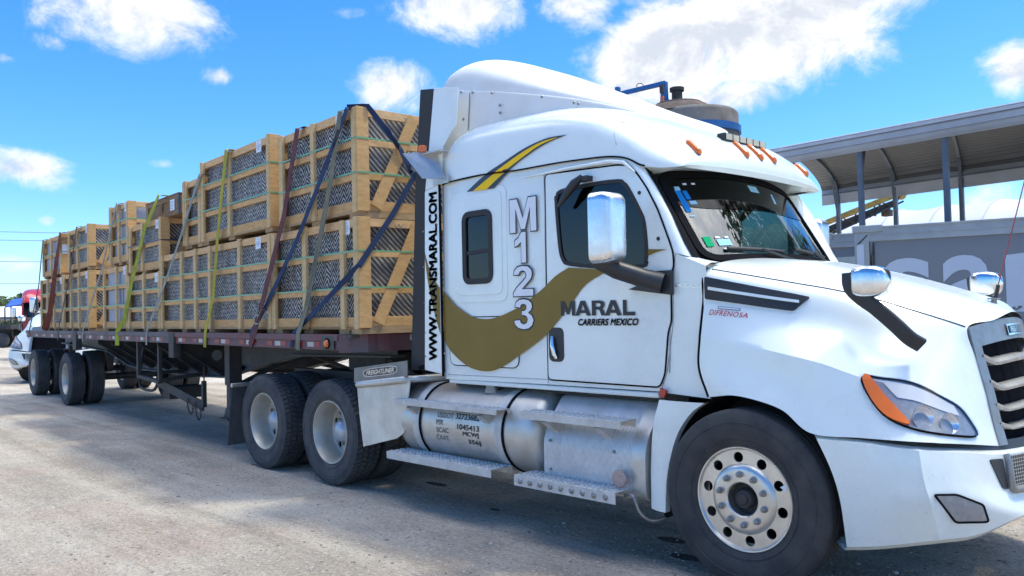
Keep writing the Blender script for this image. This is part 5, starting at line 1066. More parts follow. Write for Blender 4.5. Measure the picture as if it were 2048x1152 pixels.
# loose paper and rubbish lying by the coupling
# ------------------------------------------------------------------ crates
def crate(name, label, x0, x1, z0, z1, posts, rows=3, y0=-1.20, y1=1.16, filling='fins', tags=(.93,), front_brace=True, corner=.115, top_lid=False, group='wooden crates strapped on the flatbed', band='band_green', rear_open=False):
    cx = (x0 + x1) / 2; c = thing(name, label, 'crate', (0, 0, 0), TA, group)
    p = Matrix.Rotation(TA, 3, 'Z') @ Vector((cx, (y0 + y1) / 2, z0)); c.location = Vector(TL) + p
    hx, hy, H = (x1 - x0) / 2, (y1 - y0) / 2, z1 - z0; sk = .065
    # skid
    q = MB()
    for f in [0] + list(posts) + [1]: x = -hx + .09 + (2 * hx - .18) * f; q.b2(x - .09, x + .09, -hy + .02, hy - .02, .001, sk - .022)
    q.b2(-hx, hx, -hy + .01, -hy + .10, sk - .022, sk); q.b2(-hx, hx, hy - .10, hy - .01, sk - .022, sk); q.b2(hx - .10, hx, -hy + .105, hy - .105, sk - .022, sk); q.b2(-hx + .2, hx - .2, -hy + .12, hy - .12, sk - .020, sk - .002)
    q.build('skid', 'skid', c)
    zs = [sk] + [sk + (H - sk) * k / rows for k in range(1, rows)] + [H]; fr = MB()
    def rail_h(k): return (.09 if k == 0 else .078) if k in (0, rows) else .058
    for k in range(rows + 1):
        h = rail_h(k); za = zs[k] if k == 0 else (H - h if k == rows else zs[k] - h / 2); zb = za + h; jz = random.uniform(-.006, .006) if 0 < k < rows else 0
        for sy in (-1, 1): fr.b2(-hx + .002, hx - .002, sy * (hy - .045), sy * (hy - .020), za + jz, zb + jz)
        for sx in (-1, 1): fr.b2(sx * (hx - .002), sx * (hx - .026), -hy + .046, hy - .046, za + jz, zb + jz)
    for y in (-hy + .05, -.35, .35, hy - .05): fr.b2(-hx + .03, hx - .03, y - .045 if abs(y) < hy - .06 else y - .028, y + .045 if abs(y) < hy - .06 else y + .028, H - .02, H + .001)
    fr.build('slat_frame', 'wood', c, bevel=.003)
    # posts stand outside the rails; wide boards close the corners on the ends
    for f in [0.0] + list(posts) + [1.0]:
        w = random.uniform(.07, .085); x = -hx + w / 2 + (2 * hx - w) * f + (random.uniform(-.01, .01) if 0 < f < 1 else 0); jt = random.uniform(-.004, .012)
        for sy in (-1, 1): ps = MB(); ps.b2(x - w / 2, x + w / 2, sy * (hy - .0195), sy * (hy + .012), sk - .02, H + jt); ps.build('post', 'wood_pale', c, bevel=.003)
    for sx in (-1, 1):
        for sy in (-1, 1): cb = MB(); cb.b2(sx * hx, sx * (hx + .024), sy * (hy + .010), sy * (hy - corner), sk - .01, H + random.uniform(-.002, .01)); cb.build('corner_board', 'wood', c, bevel=.003)
    if front_brace:
        for sx in (-1, 1): b = MB(); b.bar((sx * (hx + .013), -hy + corner + .07, sk + .03), (sx * (hx + .013), -hy + corner + .07 + (H - sk) * .46, H - .03), .022, .115, up=(1, 0, 0)) if False else b.bar((sx * (hx + .013), -hy + corner + .07, sk + .03), (sx * (hx + .013), -hy + corner + .07 + (H - sk) * .46, H - .03), .115, .022, up=(1, 0, 0)); b.build('diagonal_brace', 'wood', c, bevel=.003)
    q = MB()
    if filling == 'carton':
        n = max(2, int(2 * hx / .45))
        for i in range(n):
            for r in range(rows): q.b2(-hx + .06 + (2 * hx - .12) * i / n + .003, -hx + .06 + (2 * hx - .12) * (i + 1) / n - .003, -hy + .055 + random.uniform(0, .02), hy - .06, sk + (H - sk - .05) * r / rows + .004, sk + (H - sk - .05) * (r + 1) / rows - .004)
    else: q.b2(-hx + .055, hx - .055, -hy + .06, hy - .06, sk + .01, H - .05)
    q.build('contents', filling, c)
    # plastic bands round the middle rails
    for k in range(1, rows):
        b = MB(); z = zs[k] + .028; d = .0145
        for sy in (-1, 1): b.b2(-hx - .0, hx + .0, sy * (hy + d), sy * (hy + d + .0025), z - .008, z + .008)
        for sx in (-1, 1): b.b2(sx * (hx + .0265), sx * (hx + .029), -hy - d, hy + d, z - .008, z + .008)
        b.build('strapping_band', band, c)
    for f in tags:
        t = MB(); x = -hx + 2 * hx * f - .05; w, h = .135, .125; zt = H - .012; y = -hy + .0195
        t.cur = 0; t.b2(x - w, x, y - .0035, y - .001, zt - h, zt); t.cur = 1
        for r, l in ((.82, .35), (.62, .75), (.50, .70), (.38, .80), (.24, .55)): t.b2(x - w / 2 - w * l / 2, x - w / 2 + w * l / 2, y - .0046, y - .0037, zt - h + h * r - .004, zt - h + h * r + .004)
        t.build('paper_label', ['paper', 'paper_ink'], c)
    return c
G_ = 'wooden crates strapped on the flatbed'
c1 = crate('wooden_crate', 'pine crate of metal fins at the front of the bottom row, marked 251', -.53, 1.28, 1.436, 2.485, (.42, .86))
c2 = crate('wooden_crate', 'long pine crate of metal fins with many posts, second in the bottom row', -4.22, -.56, 1.436, 2.50, (.225, .37, .51, .77), tags=(.93,))
c3 = crate('wooden_crate', 'bottom pine crate of metal fins under the crate topped by the brown box', -5.81, -4.26, 1.436, 2.285, (.5,), rows=3)
c4 = crate('wooden_crate', 'bottom pine crate packed with grey cartons between two fin crates', -7.24, -5.84, 1.436, 2.47, (.55,), filling='carton')
c5 = crate('wooden_crate', 'bottom pine crate of metal fins with a braced open end near the tail', -10.16, -8.20, 1.436, 2.515, (.30, .62))
c6 = crate('wooden_crate', 'rearmost bottom pine crate of metal fins crossed by a rust red strap', -12.25, -10.19, 1.436, 2.50, (.3, .6))
t1 = crate('wooden_crate', 'topmost front pine crate of metal fins with gaps in its load, highest beside the cab', -.31, 1.28, 2.487, 3.485, (.47,), tags=(.86,))
t2 = crate('wooden_crate', 'tall pine crate of metal fins on the upper row, crossed by the mustard yellow strap', -2.60, -.56, 2.52, 3.56, (.44,), tags=(.90,))
t3 = crate('wooden_crate', 'narrow lower pine crate on the upper row, tucked behind the yellow strapped crate', -3.26, -2.63, 2.52, 3.40, (.1,), tags=())
t4 = crate('wooden_crate', 'two tier pine crate of metal fins carrying the flat brown box, with a dark band', -5.72, -4.20, 2.29, 3.045, (.42,), rows=2, band='band_dark')
t5 = crate('wooden_crate', 'pine crate of grey cartons on the upper row behind the flat brown box', -6.82, -5.78, 2.49, 3.46, (.5,), filling='carton')
t6 = crate('wooden_crate', 'two tier pine crate with bright slanted fins on its end, near the tail', -9.72, -8.20, 2.535, 3.335, (.45,), rows=2)
t7 = crate('wooden_crate', 'rearmost upper pine crate of grey cartons with a paper sheet on its end board', -12.02, -10.32, 2.52, 3.34, (.45,), rows=2, filling='carton', corner=.40)
# handwritten numbers on the two front crates
for c, x in ((c1, 1), (t1, 1)):
    q = MB(); H = c1 is c and 1.049 or .998
    text_fit(q, 'W- 251' if c is c1 else '251', lambda u, v: (1.81 / 2 * (1 if c is c1 else .8785) + .0035, -.80 + (.30 if c is c1 else .12) * u + (0 if c is c1 else .12), H - .09 + .05 * v), bold=-.004, shear=.15); q.build('handwritten_number', 'ink_worn', c)
# white corner papers
q = MB(); q.b2(.0, .003, -.25, -.05, .48, .66); q.build('paper_label', 'paper', t7, loc=(.875, -.92, -.05))
# flat closed box of old boards
def flat_box():
    c = thing('closed_wooden_box', 'flat closed brown wooden box with a paper label, topmost on the two tier crate', 'crate', (0, 0, 0), TA, G_)
    x0, x1, z0, z1 = -5.15, -3.68, 3.048, 3.335; hy = 1.12; c.location = Vector(TL) + Matrix.Rotation(TA, 3, 'Z') @ Vector(((x0 + x1) / 2, 0, z0)); hx = (x1 - x0) / 2; H = z1 - z0
    q = MB(); q.b2(-hx + .02, hx - .02, -hy + .02, hy - .02, .0, H - .012)
    q.build('box_panel', 'wood_old', c)
    q = MB()
    for sy in (-1, 1):
        for z in (0, H - .075): q.b2(-hx, hx, sy * hy, sy * (hy - .019), z, z + .075)
        for x in (-hx + .04, -.05, hx - .12): q.b2(x - .04, x + .05, sy * hy, sy * (hy - .018), .077, H - .077)
    for sx in (-1, 1):
        for z in (.001, H - .074): q.b2(sx * hx, sx * (hx - .019), -hy + .02, hy - .02, z, z + .073)
        for y in (-hy + .07, -.3, .3, hy - .07): q.b2(sx * (hx - .001), sx * (hx - .019), y - .045, y + .045, .076, H - .076)
    q.b2(-hx - .01, hx + .01, -hy - .01, hy + .01, H - .011, H + .004); q.build('box_frame', 'wood_old', c, bevel=.003)
    q = MB()
    for sy in (-1, 1): q.b2(hx - .03, hx + .004, sy * (hy + .004), sy * (hy - .02), 0, H); 
    q.build('corner_strip', 'band_dark', c)
    t = MB(); t.cur = 0; t.b2(hx - .36, hx - .18, -hy - .004, -hy - .001, .07, .22); t.cur = 1
    for z in (.19, .16, .13, .10): t.b2(hx - .34, hx - .22, -hy - .0055, -hy - .0042, z - .006, z + .004)
    t.build('paper_label', ['paper', 'paper_ink'], c); return c
flat_box()

# ------------------------------------------------------------------ straps over the load
def strap(name, label, pts, web, w=.05, ztop=None, end_x=None, ratchet=None, twist=0, tail=None, far=True):
    """pts: (x, z) down the near side of the load, top first, in the trailer's frame"""
    o = thing(name, label, 'strap', TL, TA, 'tie-down straps over the crates') if ratchet else None
    zt = ztop if ztop is not None else pts[0][1] + .03; P = []; Wd = []
    if far:
        xf = end_x if end_x is not None else pts[0][0] - .3
        for y, z, x in ((1.275, 1.30, xf - .3), (1.24, zt - .01, xf), (1.0, zt, xf), (.3, zt, (xf + pts[0][0]) / 2), (-.8, zt, pts[0][0] + (xf - pts[0][0]) * .12), (-1.20, zt, pts[0][0])): P.append((x, y, z)); Wd.append((1, 0, 0))
    n = len(pts)
    for i, (x, z) in enumerate(pts):
        P.append((x, -1.245 - (.045 if z < 1.5 else 0), z)); a = twist * i / max(1, n - 1); Wd.append((cos(a), sin(a) * .9, 0))
    dense = []; dw = []
    for i in range(len(P) - 1):
        for k in range(4): t = k / 4; dense.append(Vector(P[i]).lerp(Vector(P[i + 1]), t)); dw.append(Vector(Wd[i]).lerp(Vector(Wd[i + 1]), t))
    dense.append(Vector(P[-1])); dw.append(Vector(Wd[-1]))
    q = MB(); q.ribbon(dense, [tuple(v) for v in dw], w, .004)
    if ratchet:
        q.build('webbing', 'web_' + web, o, smooth=45); (rx, rz) = ratchet; r = MB(); d = Vector((pts[-1][0] - pts[-2][0], 0, pts[-1][1] - pts[-2][1])).normalized(); c = Vector((rx, -1.27, rz))
        for s in (-.026, .026): r.bar(c + Vector((s, 0, 0)) - d * .09, c + Vector((s, 0, 0)) + d * .09, .006, .05, up=(0, 1, 0))
        r.tube([c + Vector((-.05, -.02, 0)), c + Vector((.05, -.02, 0))], .014, 8); r.tube([c + Vector((-.045, -.03, .07)), c + Vector((.045, -.03, .07))], .010, 8); r.tube([c + Vector((-.045, -.03, -.09)), c + Vector((.045, -.03, -.09))], .010, 8); r.build('ratchet_buckle', 'chrome_dirty', o, smooth=50)
    else:
        o = q.build(name, 'web_' + web, None, smooth=45, loc=TL, rot=(0, 0, TA)); tag(o, label, 'strap', 'tie-down straps over the crates')
    return o
sN = 'tie_down_strap'
s1 = strap(sN, 'wide maroon strap running down from the highest front crate, printed with faded letters', [(.2, 3.47), (-.134, 2.649), (-.80, 1.455), (-.948, 1.30)], 'maroon', .09, 3.495)
s2 = strap(sN, 'dark blue strap with a steel ratchet buckle, crossing the maroon strap near the rail', [(1.20, 3.47), (.662, 2.89), (.166, 2.383), (-.65, 1.692), (-.93, 1.43)], 'blue', .065, 3.495, ratchet=(-.72, 1.63))
s3 = strap(sN, 'olive grey printed strap between the two dark blue straps on the front crates', [(1.077, 3.47), (.87, 2.861), (.643, 2.344), (.313, 1.665), (.242, 1.45), (.227, 1.28)], 'olive', .085, 3.497)
s6 = strap(sN, 'mustard yellow strap over the tall second crate of the upper row', [(-1.66, 3.57), (-1.969, 2.544), (-2.13, 1.866), (-2.277, 1.45), (-2.305, 1.26)], 'yellow', .085, 3.575)
s7 = strap(sN, 'thin pale grey strap slanting over the narrow upper crate', [(-2.535, 3.40), (-2.792, 3.142), (-3.245, 2.699), (-3.865, 2.14), (-4.588, 1.45), (-4.62, 1.25)], 'grey', .06, 3.415)
s8 = strap(sN, 'bright lime yellow strap over the flat brown box, its tail hanging under the rail', [(-4.15, 3.33), (-4.795, 2.935), (-5.473, 2.168), (-5.88, 1.615), (-6.092, 1.45), (-6.113, 1.22)], 'lime', .075, 3.345, twist=.7)
s9 = strap(sN, 'thin grey strap down the carton crate next to the lime yellow strap', [(-6.237, 3.46), (-7.145, 2.483), (-8.266, 1.45), (-8.30, 1.25)], 'grey', .065, 3.475)
s10 = strap(sN, 'broad rust red strap over the rearmost crates', [(-10.20, 3.34), (-10.6, 2.7), (-11.136, 1.798), (-11.45, 1.45)], 'rust', .13, 3.355, twist=.9)
s11 = strap(sN, 'narrow dull maroon strap over the two tier crate near the trailer tail', [(-8.865, 3.33), (-9.443, 2.467), (-10.21, 1.45), (-10.25, 1.25)], 'dusk', .07, 3.35)
s12 = strap(sN, 'thin black strap hanging down behind the last crate at the tail', [(-11.786, 3.33), (-12.246, 2.386), (-13.024, 1.44), (-13.1, 1.25)], 'black', .08, 3.35)
for nm, lab, pts in ((sN, 'blue strap from the top front corner crossing down over the crate end by the cab', [(1.16, -1.22, 3.495), (1.32, -1.10, 3.49), (1.325, -.888, 3.273), (1.33, -.766, 3.129), (1.33, -.65, 2.925), (1.33, .4, 1.9), (1.30, 1.27, 1.42)]),
                     (sN, 'blue strap from the side rail round the front corner up across the lower crate end', [(.08, -1.29, 1.30), (.092, -1.27, 1.44), (.246, -1.245, 1.529), (1.139, -1.225, 1.959), (1.325, -1.215, 2.053), (1.33, -.866, 2.519), (1.33, -.651, 2.85), (1.33, -.3, 3.25), (1.31, 0, 3.5), (1.0, .5, 3.51)])):
    q = MB(); dense = []; wd = []
    for i in range(len(pts) - 1):
        for k in range(4): dense.append(Vector(pts[i]).lerp(Vector(pts[i + 1]), k / 4)); x = dense[-1].x; k_ = min(max((x - .7) / .6, 0), 1); wd.append((.5 * (1 - k_), .5 * k_, -.6))
    dense.append(Vector(pts[-1])); wd.append(wd[-1]); q.ribbon(dense, wd, .052, .004); o = q.build(nm, 'web_blue', None, smooth=45, loc=TL, rot=(0, 0, TA)); tag(o, lab, 'strap', 'tie-down straps over the crates')
# printed lettering on two of the straps
def strap_text(o, txt, p0, p1, w, dy=-1.2505, m='ink_worn'):
    q = MB(); a, b = Vector((p0[0], 0, p0[1])), Vector((p1[0], 0, p1[1])); d = b - a; n = Vector((d.z, 0, -d.x)).normalized()
    text_fit(q, txt, lambda u, v: tuple(a + d * u + n * (.5 - v) * w * -1 + Vector((0, dy, 0))), bold=.02); q.build('strap_lettering', m, o)
strap_text(s3, 'NOT CONTINENTAL', (.335, 1.72), (.60, 2.26), .045, -1.2485, 'ink'); strap_text(s1, 'ABOUTL PRODUCTS', (-.60, 1.80), (-.25, 2.42), .05, -1.2485)
# ------------------------------------------------------------------ ground
def ground_mat():
    t = NT('packed_dirt_yard'); tc = t.new('ShaderNodeTexCoord'); o = tc.outputs['Object']
    sx = t.new('ShaderNodeSeparateXYZ'); t.l.new(o, sx.inputs[0]); X, Y, Z = sx.outputs
    big = t.noise(o, .30, 6, .62); med = t.noise(o, 1.5, 8, .7); fine = t.noise(o, 11, 8, .75); grit = t.noise(o, 70, 4, .7)
    st = t.new('ShaderNodeMapping'); t.l.new(o, st.inputs[0]); st.inputs['Scale'].default_value = (.16, 2.1, 1); st.inputs['Rotation'].default_value = (0, 0, .10)
    tracks = t.noise(st.outputs[0], 1.4, 6, .6)
    peb = t.noise(o, 32, 3, .55); spk = t.noise(o, 19, 2, .5)
    c = t.mix(t.rng(big, .40, .60), (.63, .56, .46), (.40, .34, .27)); c = t.mix(t.math('MULTIPLY', t.rng(med, .46, .62), .60), c, (.33, .28, .225))
    c = t.mix(t.math('MULTIPLY', t.rng(t.noise(o, .8, 5, .6), .50, .64), .45), c, (.45, .31, .23))
    c = t.mix(t.math('MULTIPLY', t.rng(tracks, .50, .62), .50), c, (.66, .60, .50)); c = t.mix(t.math('MULTIPLY', t.rng(tracks, .47, .37), .50), c, (.30, .26, .22))
    c = t.mix(t.math('MULTIPLY', t.rng(fine, .53, .64), .40), c, (.25, .22, .19)); c = t.mix(t.math('MULTIPLY', t.rng(fine, .44, .34), .35), c, (.78, .72, .63))
    c = t.mix(t.math('MULTIPLY', t.rng(peb, .58, .66), .40), c, (.88, .83, .75)); c = t.mix(t.math('MULTIPLY', t.rng(peb, .42, .36), .45), c, (.18, .16, .14))
    c = t.mix(t.math('MULTIPLY', t.rng(spk, .68, .71), .85), c, (.07, .063, .06)); c = t.mix(t.math('MULTIPLY', t.rng(grit, .57, .63), .35), c, (.85, .80, .73)); c = t.mix(t.math('MULTIPLY', t.rng(grit, .43, .37), .40), c, (.14, .12, .105))
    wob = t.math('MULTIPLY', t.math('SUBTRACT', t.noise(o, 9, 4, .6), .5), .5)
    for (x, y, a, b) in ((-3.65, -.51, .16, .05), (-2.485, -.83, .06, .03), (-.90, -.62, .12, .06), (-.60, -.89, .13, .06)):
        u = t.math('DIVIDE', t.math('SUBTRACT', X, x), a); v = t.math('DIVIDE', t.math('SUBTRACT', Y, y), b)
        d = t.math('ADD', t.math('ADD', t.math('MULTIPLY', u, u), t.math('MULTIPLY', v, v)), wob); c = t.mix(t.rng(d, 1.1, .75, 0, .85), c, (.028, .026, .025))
    t.put(c, t.p.inputs['Base Color']); t.p.inputs['Roughness'].default_value = .93; t.p.inputs['Specular IOR Level'].default_value = .2
    h = t.math('ADD', t.math('ADD', t.math('MULTIPLY', grit, .4), t.math('MULTIPLY', peb, .7)), t.math('ADD', t.math('MULTIPLY', fine, 1.0), t.math('MULTIPLY', med, 1.6))); t.bump(h, .9, .05); return t.m
M['ground'] = ground_mat()
q = MB(); R = [0.0, 8, 30, 90, 300, 1200]; n = 48; vs = [(0, 0, 0)] + [(r * cos(2 * pi * k / n), r * sin(2 * pi * k / n), 0) for r in R[1:] for k in range(n)]
fs = [(0, 1 + k, 1 + (k + 1) % n) for k in range(n)] + [(1 + i * n + k, 1 + (i + 1) * n + k, 1 + (i + 1) * n + (k + 1) % n, 1 + i * n + (k + 1) % n) for i in range(len(R) - 2) for k in range(n)]
q.add(vs, fs); tag(q.build('ground', 'ground'), 'packed grey brown dirt yard with tyre tracks and oil drips', 'ground', kind='structure')
# loose stones
M['stone'] = mat('pale_gravel', (.50, .45, .40), .9, 0, .5, 40, island=.45)
q = MB(); rs = random.Random(11)
for k in range(9000):
    d = rs.uniform(0, 1) ** 1.7 * 14; a = rs.uniform(-.75, 1.05); x = 2.53 - .72 * (1.8 + d) + .69 * (1.8 + d) * a * .75; y = -5.39 + .69 * (1.8 + d) + .72 * (1.8 + d) * a * .75
    r = rs.uniform(.003, .010) * (1 + (rs.random() < .06) * 1.3); vs = []
    for zz, rr in ((-.3, .9), (.45, .8)):
        for j in range(5): aa = 2 * pi * j / 5 + rs.uniform(-.3, .3); vs.append((x + r * rr * cos(aa) * rs.uniform(.7, 1.2), y + r * rr * sin(aa) * rs.uniform(.7, 1.2), r * zz))
    vs.append((x, y, r * .7)); q.add(vs, [(j, (j + 1) % 5, 5 + (j + 1) % 5, 5 + j) for j in range(5)] + [(5 + j, 5 + (j + 1) % 5, 10) for j in range(5)])
tag(q.build('gravel', 'stone'), 'small loose stones scattered on the dirt', 'gravel', kind='stuff')

# ------------------------------------------------------------------ right background
# metal carport: curved sheet roof on square posts
NP = [Vector((-10.08, 18.86, 6.02)), Vector((-7.66, 18.5, 5.98)), Vector((-5.23, 18.15, 5.94))]; FP = [Vector((-12.15, 26.83, 5.90)), Vector((-9.69, 26.22, 5.86)), Vector((-7.19, 25.5, 5.80))]
for k in range(1): NP.append(NP[2] + Vector((2.43, -.35, -.02)) * (k + 1)); FP.append(FP[2] + Vector((2.48, -.66, -.04)) * (k + 1))
carport = thing('metal_carport', 'tall open metal carport with grey corrugated roof on square posts beyond the trailers', 'carport', (-6, 22, 0))
def cp(o): o.location = (0, 0, 0); o.matrix_parent_inverse = Matrix.Translation((6, -22, 0)); return o
for p in NP + FP:
    q = MB(); q.b2(p.x - .07, p.x + .07, p.y - .07, p.y + .07, 0, p.z + .05); cp(q.build('post', 'steel_blue', carport, bevel=.008))
def arcpt(a, b, t, h=0.0):
    """t 0..1 from near eave to far eave, with rounded eaves"""
    p = a.lerp(b, t); rise = .60 * sin(pi * min(max(t, 0), 1)) ** .55; return Vector((p.x, p.y, p.z + .25 + rise + h))
for a, b in zip(NP, FP):
    q = MB(); pts = [a + Vector((0, 0, -.1))] + [arcpt(a, b, t / 14) for t in range(15)] + [b + Vector((0, 0, -.1))]; pts = [pts[0]] + pts[1:]
    for u, v in zip(pts, pts[1:]): q.bar(u, v, .09, .09)
    q.bar(b + Vector((0, 0, -.9)), arcpt(a, b, .86), .08, .08); q.bar(a + Vector((0, 0, -.9)), arcpt(a, b, .14), .08, .08); cp(q.build('roof_bow', 'steel_blue', carport))
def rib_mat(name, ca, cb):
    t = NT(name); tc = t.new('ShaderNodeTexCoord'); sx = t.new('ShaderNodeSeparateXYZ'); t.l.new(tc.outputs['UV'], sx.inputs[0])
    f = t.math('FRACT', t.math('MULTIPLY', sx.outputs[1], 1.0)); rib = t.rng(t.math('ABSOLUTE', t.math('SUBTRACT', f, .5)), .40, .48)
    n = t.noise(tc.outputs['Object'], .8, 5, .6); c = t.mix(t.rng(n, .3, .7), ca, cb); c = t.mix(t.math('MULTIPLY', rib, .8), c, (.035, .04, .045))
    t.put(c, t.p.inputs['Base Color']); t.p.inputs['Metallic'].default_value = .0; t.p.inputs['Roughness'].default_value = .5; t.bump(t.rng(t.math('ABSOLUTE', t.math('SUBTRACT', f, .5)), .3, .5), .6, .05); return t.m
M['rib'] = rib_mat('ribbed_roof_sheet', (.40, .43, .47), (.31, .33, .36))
M['rib_under'] = rib_mat('shaded_sheet_underside', (.115, .122, .128), (.085, .09, .095))  # same sheet in darker colours, the shade under the roof painted in
def sheet(name, rows, uvs, thick=.02, under=0):
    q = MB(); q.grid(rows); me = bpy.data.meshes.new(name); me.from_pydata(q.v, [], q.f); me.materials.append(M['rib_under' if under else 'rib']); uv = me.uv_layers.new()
    n = len(rows[0])
    for l in me.loops: uv.data[l.index].uv = (0, uvs[l.vertex_index % n])
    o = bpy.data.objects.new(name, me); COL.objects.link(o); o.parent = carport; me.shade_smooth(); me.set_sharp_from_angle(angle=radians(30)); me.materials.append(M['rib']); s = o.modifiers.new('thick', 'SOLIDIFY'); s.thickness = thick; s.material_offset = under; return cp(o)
a0, a1 = NP[0] + Vector((-.75, .11, .02)), NP[-1] + Vector((.5, -.07, 0)); b0, b1 = FP[0] + Vector((-.75, .19, .02)), FP[-1] + Vector((.5, -.13, 0)); rows = []
for k in range(13):
    a, b = a0.lerp(a1, k / 12), b0.lerp(b1, k / 12); rows.append([tuple(arcpt(a, b, t / 28, .06)) for t in range(29)])
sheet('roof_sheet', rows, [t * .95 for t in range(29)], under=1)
rows = [[tuple(a0.lerp(a1, k / 12) + Vector((0, -.10 - .03 * (1 if z == 1 else 0), dz))) for z, dz in enumerate((.0, .20, .22, .40, .43, .52))] for k in range(13)]; sheet('near_fascia', rows, [.1, .95, 1.05, 1.95, 2.05, 2.4])
rows = [[tuple(a0.lerp(a1, k / 12) + (b0.lerp(b1, k / 12) - a0.lerp(a1, k / 12)) * 0 + Vector((0, dy, dz))) for dy, dz in ((-.10, .52), (-.04, .57), (.10, .60), (.5, .66))] for k in range(13)]; sheet('eave_cap', rows, [2.4, 2.6, 3.0, 3.3])
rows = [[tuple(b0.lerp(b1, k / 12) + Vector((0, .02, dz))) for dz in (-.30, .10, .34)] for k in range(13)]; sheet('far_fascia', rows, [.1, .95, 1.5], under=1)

# dump trailers with the big pale letters
U = Vector((3.38, 1.06, 0)).normalized(); V = Vector((-U.y, U.x, 0)); P0 = Vector((-6.24, 14.74, 0)); ang = atan2(U.y, U.x)
def dump_trailer(name, label, loc, length, letters):
    o = thing(name, label, 'trailer', loc, ang, 'parked dump trailers'); Ht, Wd = 3.47, 2.4
    q = MB(); q.b2(.42, length, .03, Wd, .95, Ht - .36); q.build('body_side', 'cont_grey', o, bevel=.01)
    q = MB(); q.b2(.30, length, -.02, .04, Ht - .36, Ht - .04); q.b2(.30, length, -.05, .05, Ht - .05, Ht); q.b2(.30, length, -.035, .03, Ht - .22, Ht - .19); q.build('top_rail', 'galv', o, bevel=.008)
    q = MB(); q.b2(-.02, .31, -.045, .60, .95, Ht - .14); q.b2(.02, .42, 1.9, Wd, .95, Ht - .12); q.b2(.0, .06, .60, 1.9, .95, Ht - .5); q.build('end_frame', 'galv', o, bevel=.01)
    q = MB(); q.b2(-.06, .62, -.08, .34, Ht - .14, Ht + .035); q.build('corner_cap', 'galv', o, bevel=.02)
    q = MB(); q.bar((.03, -.05, Ht - .45), (.28, -.05, Ht - .20), .012, .03); q.bar((.40, .02, 1.0), (.40, .02, Ht - .38), .03, .03); q.b2(.0, .28, -.052, -.046, Ht - .95, Ht - .5) if False else None; q.build('corner_brace', 'steel_dark', o)
    q = MB(); q.b2(.03, .19, -.056, -.047, Ht - 1.02, Ht - .42); q.build('pale_tape', 'cont_letter', o)
    for x in ([1.4, 2.7] if length < 9 else [1.4, 2.7, length - 2.6, length - 1.3]):
        for y in (.3, Wd - .3): q = MB(); q.lathe([(.001, -.1), (.25, -.13), (.48, -.14), (.50, -.10), (.50, .1), (.48, .14), (.001, .14)], (x, y, .5), 'y', 32); q.build('wheel', 'tyre', o, smooth=40)
    q = MB(); q.b2(.3, length - .2, .7, .82, .62, .94); q.b2(.3, length - .2, Wd - .82, Wd - .7, .62, .94); q.build('chassis', 'steel_dark', o)
    if letters:
        q = MB(); L0 = lambda x0, x1, z0, z1: (lambda u, v: (x0 + (x1 - x0) * u, .022, z0 + (z1 - z0) * v))
        text_fit(q, 's', L0(.60, 1.64, 1.32, 2.67), bold=.022); text_fit(q, 'a', L0(1.86, 2.96, 1.32, 2.68), bold=.022); q.add([(3.14, .022, 1.34), (3.62, .022, 1.34), (3.62, .022, 2.68), (3.14, .022, 2.63)], [(0, 1, 2, 3)]); text_fit(q, 'lud', L0(4.3, 7.3, 1.62, 3.0), bold=.045) if False else None
        q.build('side_lettering', 'cont_letter', o)
        q = MB(); q.prism([(3.22, 1.40), (3.44, 1.44), (3.43, 1.48), (3.36, 1.47), (3.34, 1.38), (3.30, 1.38), (3.31, 1.46), (3.25, 1.45), (3.20, 1.37)], [], lambda a, b, h: (a, .018 - h, b), 0); q.build('side_mark', 'ink_worn', o)
    return o
dump_trailer('dump_trailer', 'slate grey dump trailer with huge pale letters on its side beyond the hood', P0, 8.6, True)
d2 = dump_trailer('dump_trailer', 'second grey dump trailer half hidden behind the lettered one, near the windshield', P0 + V * 1.6 - U * 1.35, 5, False)
q = MB(); q.b2(.45, 3.2, -.01, .02, 2.2, 2.85); q.build('bright_panel', 'stainless', d2)

# white greenhouse tunnel
q = MB(); A = Vector((-44, 68.0, 0)); B = Vector((14, 63.5, 0)); ax = (B - A).normalized(); nr = Vector((-ax.y, ax.x, 0)); rows = []
for i in range(121):
    c = A.lerp(B, i / 120); fr_ = (i % 8) / 8; sag = .22 * sin(pi * fr_); rows.append([tuple(c + nr * (-cos(a) * (7.0 - sag)) + Vector((0, 0, .8 + sin(a) * (8.6 - sag)))) for a in [pi * j / 24 for j in range(25)]])
q.grid(rows); tunnel = q.build('greenhouse_tunnel', 'film', None, smooth=25); tag(tunnel, 'long white film covered greenhouse tunnel with rounded ribs', 'greenhouse')
q = MB()
for i in range(0, 121, 8): c = A.lerp(B, i / 120); q.tube([c + nr * (-cos(a) * 7.03) + Vector((0, 0, .8 + sin(a) * 8.63)) for a in [pi * j / 24 for j in range(25)]], .05, 5)
q.build('tunnel_hoop', 'film', tunnel, smooth=60)
q = MB(); q.grid([[tuple(A - ax * .0 + nr * (-cos(a) * 6.9 * k) + Vector((0, 0, .8 + sin(a) * 8.5 * k))) for a in [pi * j / 24 for j in range(25)]] for k in (1, .5, .02)]); q.build('tunnel_end', 'film', tunnel)

